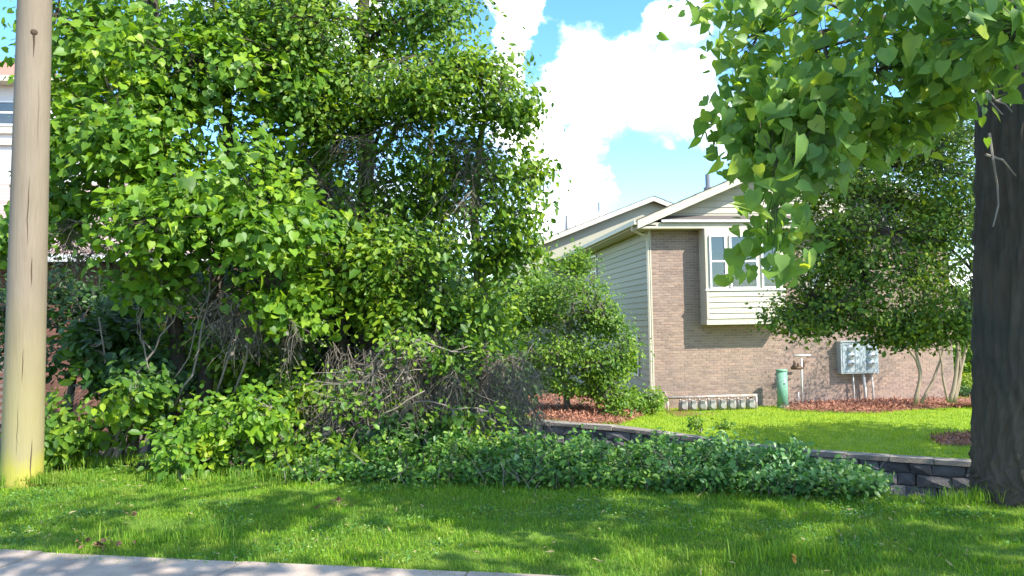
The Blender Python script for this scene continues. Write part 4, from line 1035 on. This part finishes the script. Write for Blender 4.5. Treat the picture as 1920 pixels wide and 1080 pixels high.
# 2 middle tree with dark trunks
mb_ = lawn_pt(690, 10.6, -.5)
make_tree('thicket_tree', 'tall dark trunked tree in the middle of the thicket with leafy upper boughs', 'tree', mb_,
          [([mb_-[0, 0, .3], P(690, 600, 10.6), P(688, 300, 10.7), P(680, 60, 10.8), P(690, -160, 10.9)], [.15, .13, .11, .09, .06]), ([mb_+[-.3, .1, -.3], P(620, 500, 10.8), P(602, 200, 10.9), P(600, -100, 11)], [.13, .12, .1, .06])],
          [blob(620, 60, 9.8, 170, 85, 1.0, 1.1), blob(760, 150, 9.4, 180, 60, .8, 1.3), blob(860, 175, 9.3, 110, 50, .6, 1.2), blob(560, 170, 9.6, 120, 80, .8), blob(690, -40, 10.4, 220, 90, 1.2, .9), blob(820, 40, 9.8, 60, 55, .6, 1.0),
           blob(900, 110, 9.5, 45, 45, .4, .8), blob(560, 260, 10.0, 90, 70, .8, .6), blob(760, 340, 10.2, 90, 60, .7, .45), blob(480, 40, 10.0, 110, 110, 1.0, .8), blob(690, 240, 9.9, 120, 60, .6, .7), blob(780, 290, 10.0, 90, 70, .6, .6), blob(590, 380, 9.8, 80, 70, .5, .6)],
          OVAL, .072, 1900, 16, .17, M['leaf_mid'], M['bark'], 72, soft=(.72, .5), indiv=0, limbs=24, up=.6, droop=.5, flat=.55, limb_r=.35)
# 3 slender hanging edge tree
eb = lawn_pt(915, 10.2, -.8)
make_tree('edge_tree', 'slender tree on the right edge of the thicket with leaves trailing against the clouds', 'tree', eb,
          [([eb-[0, 0, .2], P(905, 600, 10.1), P(890, 400, 10.0), P(900, 250, 9.9), P(930, 180, 9.8)], [.09, .08, .06, .04, .02])],
          [blob(950, 190, 9.6, 36, 60, .4, .9), blob(985, 300, 9.5, 38, 34, .25, .9), blob(970, 375, 9.6, 40, 60, .4, 1.2), blob(900, 430, 9.7, 90, 50, .5, 1.1), blob(930, 300, 10, 45, 90, .4, .35), blob(960, 460, 9.8, 50, 40, .4, 1.0), blob(860, 330, 10.2, 60, 90, .6, .5), blob(915, 590, 9.3, 36, 45, .3, .9)],
          OVAL, .075, 560, 12, .14, M['leaf_mid'], M['bark_grey'], 73, soft=(.7, .6), limbs=16, up=.45, droop=.8, flat=.9, limb_r=.4)
# 4 dark backing trees deeper in the thicket
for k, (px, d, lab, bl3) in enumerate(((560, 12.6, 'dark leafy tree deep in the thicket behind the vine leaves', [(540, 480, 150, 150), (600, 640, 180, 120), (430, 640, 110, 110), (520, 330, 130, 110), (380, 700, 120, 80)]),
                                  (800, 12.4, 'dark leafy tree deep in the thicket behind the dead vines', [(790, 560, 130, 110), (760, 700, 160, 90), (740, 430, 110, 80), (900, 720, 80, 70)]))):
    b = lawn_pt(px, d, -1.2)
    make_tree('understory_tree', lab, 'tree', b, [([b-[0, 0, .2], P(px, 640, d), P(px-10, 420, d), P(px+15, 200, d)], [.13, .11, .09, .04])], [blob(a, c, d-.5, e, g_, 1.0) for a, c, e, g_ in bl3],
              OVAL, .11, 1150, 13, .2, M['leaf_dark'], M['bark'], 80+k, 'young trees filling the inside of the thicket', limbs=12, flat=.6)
b = lawn_pt(640, 9.9, -.8)
make_tree('understory_tree', 'mid green young tree in the thicket in front of the dark trunks', 'tree', b, [([b-[0, 0, .2], P(640, 700, 9.9), P(650, 560, 9.9), P(660, 430, 9.9)], [.06, .05, .04, .02])],
          [blob(640, 500, 9.6, 120, 70, .5, 1.0), blob(740, 480, 9.5, 110, 80, .5, 1.0), blob(770, 580, 9.6, 90, 45, .5, .8), blob(700, 400, 9.8, 80, 50, .5, .8), blob(480, 650, 10.0, 110, 55, .5, .7), blob(560, 730, 9.6, 90, 45, .5, .7), blob(330, 620, 10.1, 100, 60, .5, .6), blob(870, 560, 9.8, 70, 50, .5, .7)],
          OVAL, .08, 1050, 13, .16, M['leaf_mid'], M['bark'], 88, 'young trees filling the inside of the thicket', limbs=14, flat=.6)
b = np.array([*PY(120, 600, 13.6)[:2], -.8])
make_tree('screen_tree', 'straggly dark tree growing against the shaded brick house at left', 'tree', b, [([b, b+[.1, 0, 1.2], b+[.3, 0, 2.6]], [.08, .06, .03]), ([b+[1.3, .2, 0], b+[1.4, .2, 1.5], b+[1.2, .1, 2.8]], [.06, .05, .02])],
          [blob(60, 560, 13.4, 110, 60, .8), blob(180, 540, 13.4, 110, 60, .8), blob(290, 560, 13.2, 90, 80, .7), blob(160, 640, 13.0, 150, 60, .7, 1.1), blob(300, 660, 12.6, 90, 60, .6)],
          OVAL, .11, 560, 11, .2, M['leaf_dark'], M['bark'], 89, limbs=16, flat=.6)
# far trees between thicket and house
b = np.array([*PY(950, 640, 24)[:2], -.6])
make_tree('far_tree', 'sunlit yellow green tree far behind the thicket beside the house', 'tree', b, [([b, P(950, 560, 24), P(945, 480, 24)], [.2, .16, .05])],
          [blob(930, 560, 24, 110, 60, 1.5), blob(1010, 540, 24.5, 50, 60, 1.0), blob(860, 620, 24, 120, 70, 1.5)], DIAM, .16, 420, 13, .3, M['leaf_bright'], M['bark'], 85, 'distant trees beyond the houses', limbs=10)
# 5 shrubs along the lawn edge
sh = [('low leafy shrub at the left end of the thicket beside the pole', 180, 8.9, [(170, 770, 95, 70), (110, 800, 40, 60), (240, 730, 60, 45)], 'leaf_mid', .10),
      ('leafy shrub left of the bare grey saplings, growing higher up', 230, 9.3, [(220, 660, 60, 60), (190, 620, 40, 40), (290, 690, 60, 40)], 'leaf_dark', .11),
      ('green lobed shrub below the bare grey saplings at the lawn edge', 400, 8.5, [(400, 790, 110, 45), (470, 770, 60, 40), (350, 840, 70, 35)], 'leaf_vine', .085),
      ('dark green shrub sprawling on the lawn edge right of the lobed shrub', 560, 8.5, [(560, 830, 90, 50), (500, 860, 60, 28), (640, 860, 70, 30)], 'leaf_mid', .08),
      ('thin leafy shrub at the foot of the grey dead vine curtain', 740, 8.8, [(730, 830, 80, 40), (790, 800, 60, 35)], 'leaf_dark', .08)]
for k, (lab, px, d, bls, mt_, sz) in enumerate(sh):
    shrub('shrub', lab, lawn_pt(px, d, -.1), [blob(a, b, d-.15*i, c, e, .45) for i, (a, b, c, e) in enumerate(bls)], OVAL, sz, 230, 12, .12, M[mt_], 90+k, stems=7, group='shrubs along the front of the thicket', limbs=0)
b = lawn_pt(362, 7.95, 0); d = proj(b)[2]
shrub('seedling', 'small yellow green seedling at the lawn edge below the lobed shrub', b, [blob(362, 845, d, 20, 16, .12)], OVAL, .075, 16, 7, .06, M['leaf_lime'], 97, stems=3, cat='plant')
# 6 bare grey saplings
rngd = np.random.default_rng(12)
bare = [('forked bare grey sapling leaning left in the thicket gap', [[(345, 770), (330, 735), (275, 690), (262, 600), (285, 545)], [(310, 722), (350, 680), (382, 560), (440, 500)], [(270, 650), (258, 590), (262, 560)], [(382, 600), (352, 568), (330, 590)]]),
        ('bare grey sapling with star shaped twigs in the thicket gap', [[(330, 760), (362, 700), (380, 610), (395, 550), (396, 500)], [(385, 590), (430, 670)], [(385, 592), (440, 550), (450, 545)], [(384, 595), (365, 555)], [(384, 594), (412, 560)]]),
        ('thin wavy bare stem right of the star shaped sapling', [[(405, 745), (420, 690), (445, 650), (440, 625), (460, 610)], [(443, 640), (418, 625)], [(442, 630), (480, 650)]]),
        ('rightmost bare grey stem hanging over the lobed shrub', [[(438, 740), (460, 680), (475, 600), (480, 575)], [(470, 640), (490, 610)]]),
        ('faint bare stem bending left beside the brick house gap', [[(245, 720), (285, 660), (320, 610), (345, 570)], [(285, 660), (260, 625), (262, 585), (290, 540), (315, 515)]])]
for lab, paths in bare:
    q0 = P(*paths[0][0], 8.75); t = thing('bare_sapling', lab, 'sapling', q0, 'bare saplings in the thicket gap')
    for i, p in enumerate(paths):
        q = np.array([P(a, b_, 8.75+rngd.uniform(-.12, .12)) for a, b_ in p])
        tt = np.linspace(0, len(q)-1, 9); q = np.stack([np.interp(tt, np.arange(len(q)), q[:, j]) for j in range(3)], 1)+rngd.normal(0, .012, (9, 3))
        MB().tube(q, np.linspace(.016 if i == 0 else .010, .005, 9), 5).build('stem' if i == 0 else 'twig', M['bark_grey'], t, True)
# 7 dead vine curtains
def dead_curtain(label, cents, d, n, seed, L=(.35, .9), horiz=.5):
    rngv = np.random.default_rng(seed); mb = MB(); k = 0; tips = []
    while k < n:
        cx, cy, rx, ry = cents[rngv.integers(len(cents))]
        th = rngv.uniform(0, 2*math.pi); r_ = rngv.random()**.5
        s0_ = P(cx+rx*r_*math.cos(th), cy+ry*r_*math.sin(th), d+rngv.uniform(-.45, .55))
        main = norm(np.array([rngv.normal(0, horiz), rngv.normal(0, .35), rngv.normal(-.45, .35)]))*rngv.uniform(.25, .6)
        mb.tube(s0_+main*np.linspace(0, 1, 5)[:, None]+rngv.normal(0, .012, (5, 3)), np.linspace(.009, .004, 5), 4, False)
        for j in range(rngv.integers(10, 22)):
            s = s0_ + main*rngv.random()
            l = rngv.uniform(*L)*.62; dirv = np.array([rngv.normal(0, horiz), rngv.normal(0, .35), 0])
            t = np.linspace(0, 1, 6)[:, None]
            q = s + dirv*l*t + np.array([0, 0, 1.0])*l*(rngv.uniform(-.2, .2)*t-rngv.uniform(.8, 1.3)*t**1.4) + np.cumsum(rngv.normal(0, .016, (6, 3)), 0)
            mb.tube(q, np.linspace(.0034, .0014, 6), 3, False); k += 1
            if rngv.random() < .3: tips.append(q[rngv.integers(2, 6)])
    o = mb.build('dead_vine', M['dead'], None)
    V = np.concatenate(mb.V); c = V.mean(0)
    o.data.transform(Matrix.Translation(Vector(-c))); o.location = c
    tag(o, label, 'dead vine', 'dead vine curtains in the thicket'); BASE[o.name] = c
    tips = np.repeat(np.array(tips), 2, 0)+rngv.normal(0, .03, (len(tips)*2, 3))
    v, f = scatter(OVAL, tips, norm(rngv.normal(size=tips.shape)+[0, -.3, .5]), norm(rngv.normal(size=tips.shape)*.6+[0, 0, -.8]), rngv.uniform(.03, .06, len(tips)))
    mesh_obj('withered_leaves', v-c, f, M['dead'], o, True, 'stuff'); return o
dead_curtain('grey brown dead vine curtain drooping at the middle of the thicket', [(650, 670, 55, 30), (715, 690, 60, 35), (770, 730, 50, 40), (690, 760, 70, 30), (620, 740, 40, 30), (800, 670, 50, 30)], 9.0, 1100, 1)
dead_curtain('dull dead vine mass at the right end of the thicket above the ditch', [(900, 680, 70, 40), (960, 690, 35, 40), (850, 740, 60, 30), (840, 640, 70, 35), (930, 740, 40, 30), (760, 630, 50, 25)], 9.5, 1400, 2)
dead_curtain('dead vine tuft just right of the bare saplings', [(520, 585, 60, 25), (450, 560, 50, 30)], 8.9, 420, 3, (.25, .6))
dead_curtain('brown dead vine tangle high around the dark trunk', [(640, 340, 80, 50), (690, 270, 70, 60), (600, 440, 70, 30)], 9.7, 480, 4, (.2, .6), .8)
dead_curtain('brown dead vine tangle on the left end above the brick house wall', [(150, 420, 70, 40), (260, 450, 90, 30), (330, 500, 90, 30)], 9.2, 420, 5, (.2, .6), .9)
dead_curtain('fine dead twig veil hanging at the thin upper right edge of the thicket', [(900, 290, 60, 60), (940, 360, 40, 60)], 9.9, 260, 6, (.3, .8), .5)
vb2 = lawn_pt(690, 8.6, -.2)
make_tree('climbing_vine', 'thin leafy vine straggling over the grey dead brush', 'vine', vb2, [(wiggle(vb2, P(700, 690, 8.55), 6, .03, rngd), np.linspace(.012, .006, 6))],
          [blob(640, 720, 8.5, 60, 60, .3, .8), blob(720, 740, 8.5, 90, 50, .3, .8), blob(800, 760, 8.6, 80, 50, .3, .9), blob(880, 790, 8.7, 70, 30, .3, 1.0), blob(760, 640, 8.7, 70, 30, .3, .8), blob(860, 650, 8.9, 60, 40, .3, .7), ],
          OVAL, .07, 170, 9, .12, M['leaf_mid'], M['bark_grey'], 99, limbs=8, flat=.8)
lg = P(620, 812, 8.5); MB_l = MB().tube(wiggle(P(600, 818, 8.5), P(648, 806, 8.5), 6, .006, rngd), np.linspace(.022, .014, 6), 7)
o = MB_l.build('fallen_branch', M['bark_grey'], None, True); tag(o, 'short pale fallen branch lying across the shrubs below the dead vines', 'branch')

# ================================================================= DITCH PLANTS
rngi = np.random.default_rng(14)
topx = np.array([520, 600, 700, 850, 1000, 1150, 1300, 1430, 1530, 1600, 1660]); topy = np.array([885, 858, 840, 828, 836, 840, 838, 850, 876, 904, 926])
N = 5200
px = rngi.uniform(530, 1640, N); ty = np.interp(px, topx, topy); 
cl = []
for i in range(N):
    d0 = proj(np.append([P(px[i], 905, 7.5)[0], crest_y(P(px[i], 905, 7.5)[0])], 0))[2]
    u = rngi.random(); d = d0 - .12 + 1.9*u
    lo = 905+ (px[i]-960)*.018
    ytop = ty[i] + 12*math.sin(px[i]*.05)+9*math.sin(px[i]*.13+1)+6*math.sin(px[i]*.31)
    y = ytop + (lo-ytop)*rngi.random()**1.3*1.05
    if u < .15: y = ytop+(lo-ytop)*rngi.uniform(.55, 1.08)
    c = P(px[i], y, d)
    cl.append(c)
cl = np.array(cl)
po, nr, ti = leaves_around(cl, np.tile([0, -.5, .3], (N, 1)), 7, .055, rngi, .7, .4, .8)
v, f = scatter(OVAL, po, nr, ti, .052*np.exp(rngi.normal(0, .25, len(po))))
mb = MB()
for c in cl[::3]: mb.tube(np.array([c, c*[1, 1, 0]+[rngi.normal(0, .05), .05, min(c[2]-.5, -.25)]]), [.003, .005], 3, False)
gc = mesh_obj('ground_cover', v, f, M['leaf_ivy'], None, True, kind='stuff')
mb.build('ground_cover_stems', M['bark_grey'], None, kind='stuff')
k_ = rngi.random(len(cl)) < np.clip((px-1200)/1100, .02, .28)
tipc = cl[k_] + np.stack([rngi.normal(0, .03, k_.sum()), -.10-.08*rngi.random(k_.sum()), .05+.07*rngi.random(k_.sum())], 1)
po, nr, ti = leaves_around(tipc, np.tile([0, -.5, .3], (len(tipc), 1)), 6, .035, rngi, .5, .1, .9, .5)
v, f = scatter(OVAL, po, nr, ti, .046*np.exp(rngi.normal(0, .25, len(po))))
mesh_obj('ground_cover_glint_shoots', v, f, M['leaf_pale'], None, True, kind='stuff')  # fresh tips whose pale leaf colour also stands in for glints
sp_ = MB()
for c in cl[rngi.choice(len(cl), 260, replace=False)]:
    a_ = c+[0, -.1, -.05]; e_ = a_+[rngi.normal(0, .12), rngi.normal(-.03, .05), rngi.uniform(.08, .24)]
    sp_.tube(wiggle(a_, e_, 4, .012, rngi), [.004, .0035, .003, .002], 3, False)
sp_.build('dry_stalks', M['bark_grey'], None, kind='stuff')
plants = [(870, 822, 7), (950, 812, 8), (1005, 815, 7), (1035, 808, 9), (1075, 826, 7), (1130, 832, 7), (1200, 832, 9), (1290, 828, 8), (1395, 838, 10), (1440, 850, 9), (1462, 862, 8), (1560, 870, 9), (1590, 890, 7), (1545, 900, 6), (1400, 890, 7), (1370, 905, 6)]
wh = ['left of the dark ditch opening', 'under the dead vine mass', 'at the black gap left of the mulch', 'in front of the first capstones', 'in front of the red mulch mound', 'below the hanging small tree branch', 'below the round shrub', 'in front of the left gas meters', 'in front of the right gas meters', 'in front of the green pedestal', 'where the wall emerges from the plants', 'against the bare stone wall', 'rightmost beside the dark stones', 'low at the lawn edge before the stones', 'low at the lawn edge under the pedestal', 'low at the lawn edge under the gas meters']
for k, (px_, py_, s_) in enumerate(plants):
    x0 = P(px_, 905, 7.4)[0]; d = proj((x0, crest_y(x0), 0))[2] + (.15 if py_ > 880 else .6)
    b = P(px_, 912, d)
    t = thing('ditch_plant', 'leafy upright weed in the ditch ' + wh[k], 'plant', b, 'upright weeds among the ditch ground cover')
    mb = MB(); pos_ = []
    for s in range(3):
        tp2 = P(px_+rngi.uniform(-14, 14), py_+rngi.uniform(-6, 10), d); q = wiggle(b, tp2, 7, .008, rngi); mb.tube(q, np.linspace(.005, .002, 7), 4)
        for u in np.linspace(.35, 1, 16):
            j = u*6; i0 = min(int(j), 5); pos_.append(q[i0]+(q[i0+1]-q[i0])*(j-i0))
    mb.build('stem', M['bark_grey'], t)
    pos_ = np.repeat(np.array(pos_), 2, 0); ow = norm(rngi.normal(size=(len(pos_), 3))*[1, 1, .2])
    v, f = scatter(OVAL, pos_, norm(ow*.5+[0, -.2, .8]+rngi.normal(0, .3, (len(pos_), 3))), norm(ow+[0, 0, .1]), .062*np.exp(rngi.normal(0, .2, len(pos_))))
    mesh_obj('foliage', v-BASE[t.name], f, M['leaf_ivy'], t)

# ================================================================= GRASS
def blades(name, pos, hgt, wid, mat, seed, lean=.45):
    rg = np.random.default_rng(seed); N = len(pos); a = rg.uniform(0, 2*math.pi, N)
    d = np.stack([np.cos(a), np.sin(a), 0*a], 1); s = np.stack([-np.sin(a), np.cos(a), 0*a], 1)
    ln = rg.uniform(.1, 1, N)*lean; h = hgt*np.exp(rg.normal(0, .3, N)); w = wid*rg.uniform(.6, 1.3, N)
    up = np.array([0, 0, 1.0])
    m = pos + up*(h*.6)[:, None] + d*(h*ln*.35)[:, None]; t = pos + up*(h*(1-.25*ln))[:, None] + d*(h*ln)[:, None]
    b0, b1 = pos-s*w[:, None]*.5, pos+s*w[:, None]*.5; m0_, m1 = m-s*w[:, None]*.4, m+s*w[:, None]*.4
    V = np.stack([b0, b1, m1, m0_, t], 1).reshape(-1, 3); k = (np.arange(N)*5)[:, None, None]
    f = (np.array([(0, 1, 2), (0, 2, 3), (3, 2, 4)])[None]+k).reshape(-1, 3)
    return mesh_obj(name, V, f, mat, None, False, 'stuff')
rgg = np.random.default_rng(77)
N = 210000
gx = rgg.uniform(-6.2, 8.0, N); u = rgg.random(N); y0, y1 = sw_y(gx)-.02, crest_y(gx)+.25; gy = y0+(y1-y0)*u
# ragged margin over the sidewalk, clumpy density
cl_n = np.sin(gx*7.3+gy*3.1)+np.sin(gx*3.7-gy*8.9)+np.sin(gx*13.1+gy*11)
hm = .031*(1+.16*cl_n)
edge = np.exp(-((gy-y0)/.12)**2); gy = gy - edge*rgg.random(N)*(.10+.07*np.sin(gx*2.3)+.04*np.sin(gx*9))
s = np.clip((gy-crest_y(gx))/1.7, 0, 1)
gz_ = -.012-1.9*s**1.3
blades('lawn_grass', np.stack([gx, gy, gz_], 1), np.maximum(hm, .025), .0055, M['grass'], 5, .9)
N = 90000
yx_ = rgg.uniform(1.5, 17, N); yyy = rgg.uniform(9, 20.8, N); pts = np.stack([yx_, yyy, yz(yx_, yyy)+.01], 1)
pts = pts[behind(pts)]
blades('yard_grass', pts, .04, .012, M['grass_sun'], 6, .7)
# taller tufts by the pole and crest
N = 5000
q = []
for (px_, py_, sp_, n_) in ((60, 905, .25, 900), (470, 895, .5, 500), (1500, 1040, .25, 200), (1860, 934, .3, 500), (330, 1010, .3, 250), (160, 870, .6, 1200)):
    c = PZ(px_, py_, .03); q.append(c+rgg.normal(size=(n_, 3))*[sp_, sp_*.25, 0])
blades('tall_grass_tufts', np.concatenate(q), .095, .006, M['grass'], 8, .8)
# clover and weed patches in the turf
q = []
for k in range(46):
    cx_ = rgg.uniform(-5.5, 6.5); cy_ = rgg.uniform(float(sw_y(cx_))+.1, float(crest_y(cx_))-.1); n_ = rgg.integers(60, 260); r_ = rgg.uniform(.08, .3)
    q.append(np.stack([cx_+rgg.normal(0, r_, n_), cy_+rgg.normal(0, r_*.6, n_), .012+.022*rgg.random(n_)], 1))
q = np.concatenate(q); n_ = len(q)
v, f = scatter(OVAL, q, norm(rgg.normal(size=(n_, 3))*.5+[0, -.2, 1]), norm(rgg.normal(size=(n_, 3))*[1, 1, .2]), rgg.uniform(.014, .032, n_))
mesh_obj('clover_patches', v, f, M['leaf_ivy'], None, True, 'stuff')
n_ = 700; gx = rgg.uniform(-6, 8, n_); gy = sw_y(gx)+(crest_y(gx)-sw_y(gx))*rgg.random(n_)
q = np.stack([gx, gy, .012+.02*rgg.random(n_)], 1)
v, f = scatter(NARROW, q, norm(rgg.normal(size=(n_, 3))*.5+[0, 0, 1]), norm(rgg.normal(size=(n_, 3))*[1, 1, .15]), rgg.uniform(.02, .07, n_))
mesh_obj('dry_clippings', v, f, M['dry_grass'], None, False, 'stuff')
# dead leaf clumps on the lawn
def litter(px_, py_, label, n, rad, mat, seed):
    rl = np.random.default_rng(seed); c = PZ(px_, py_, .022)
    po = c + rl.normal(size=(n, 3))*[rad, rad*.6, .0] + np.stack([0*rl.random(n), 0*rl.random(n), rl.random(n)*.035], 1)
    v, f = scatter(OVAL, po, norm(rl.normal(size=(n, 3))*.6+[0, 0, .9]), norm(rl.normal(size=(n, 3))), rl.uniform(.03, .065, n))
    o = mesh_obj('dead_leaves', v-c, f, mat); o.location = c; tag(o, label, 'dead leaves', 'dead leaves scattered on the front lawn'); return o
litter(636, 945, 'clump of dry brown leaves on the lawn below the thicket', 16, .055, M['dead_leaf'], 1)
litter(250, 970, 'small reddish dead leaf on the lawn right of the pole', 6, .03, M['dead_leaf'], 2)
litter(192, 1022, 'dark dead leaf pile at the sidewalk edge right of the pole', 22, .06, M['dead_leaf'], 3)
litter(1490, 1052, 'single orange leaf lying in the bright grass at lower right', 2, .015, M['orange_leaf'], 4)
litter(70, 885, 'dry leaf scraps at the foot of the wooden pole', 8, .05, M['dead_leaf'], 5)
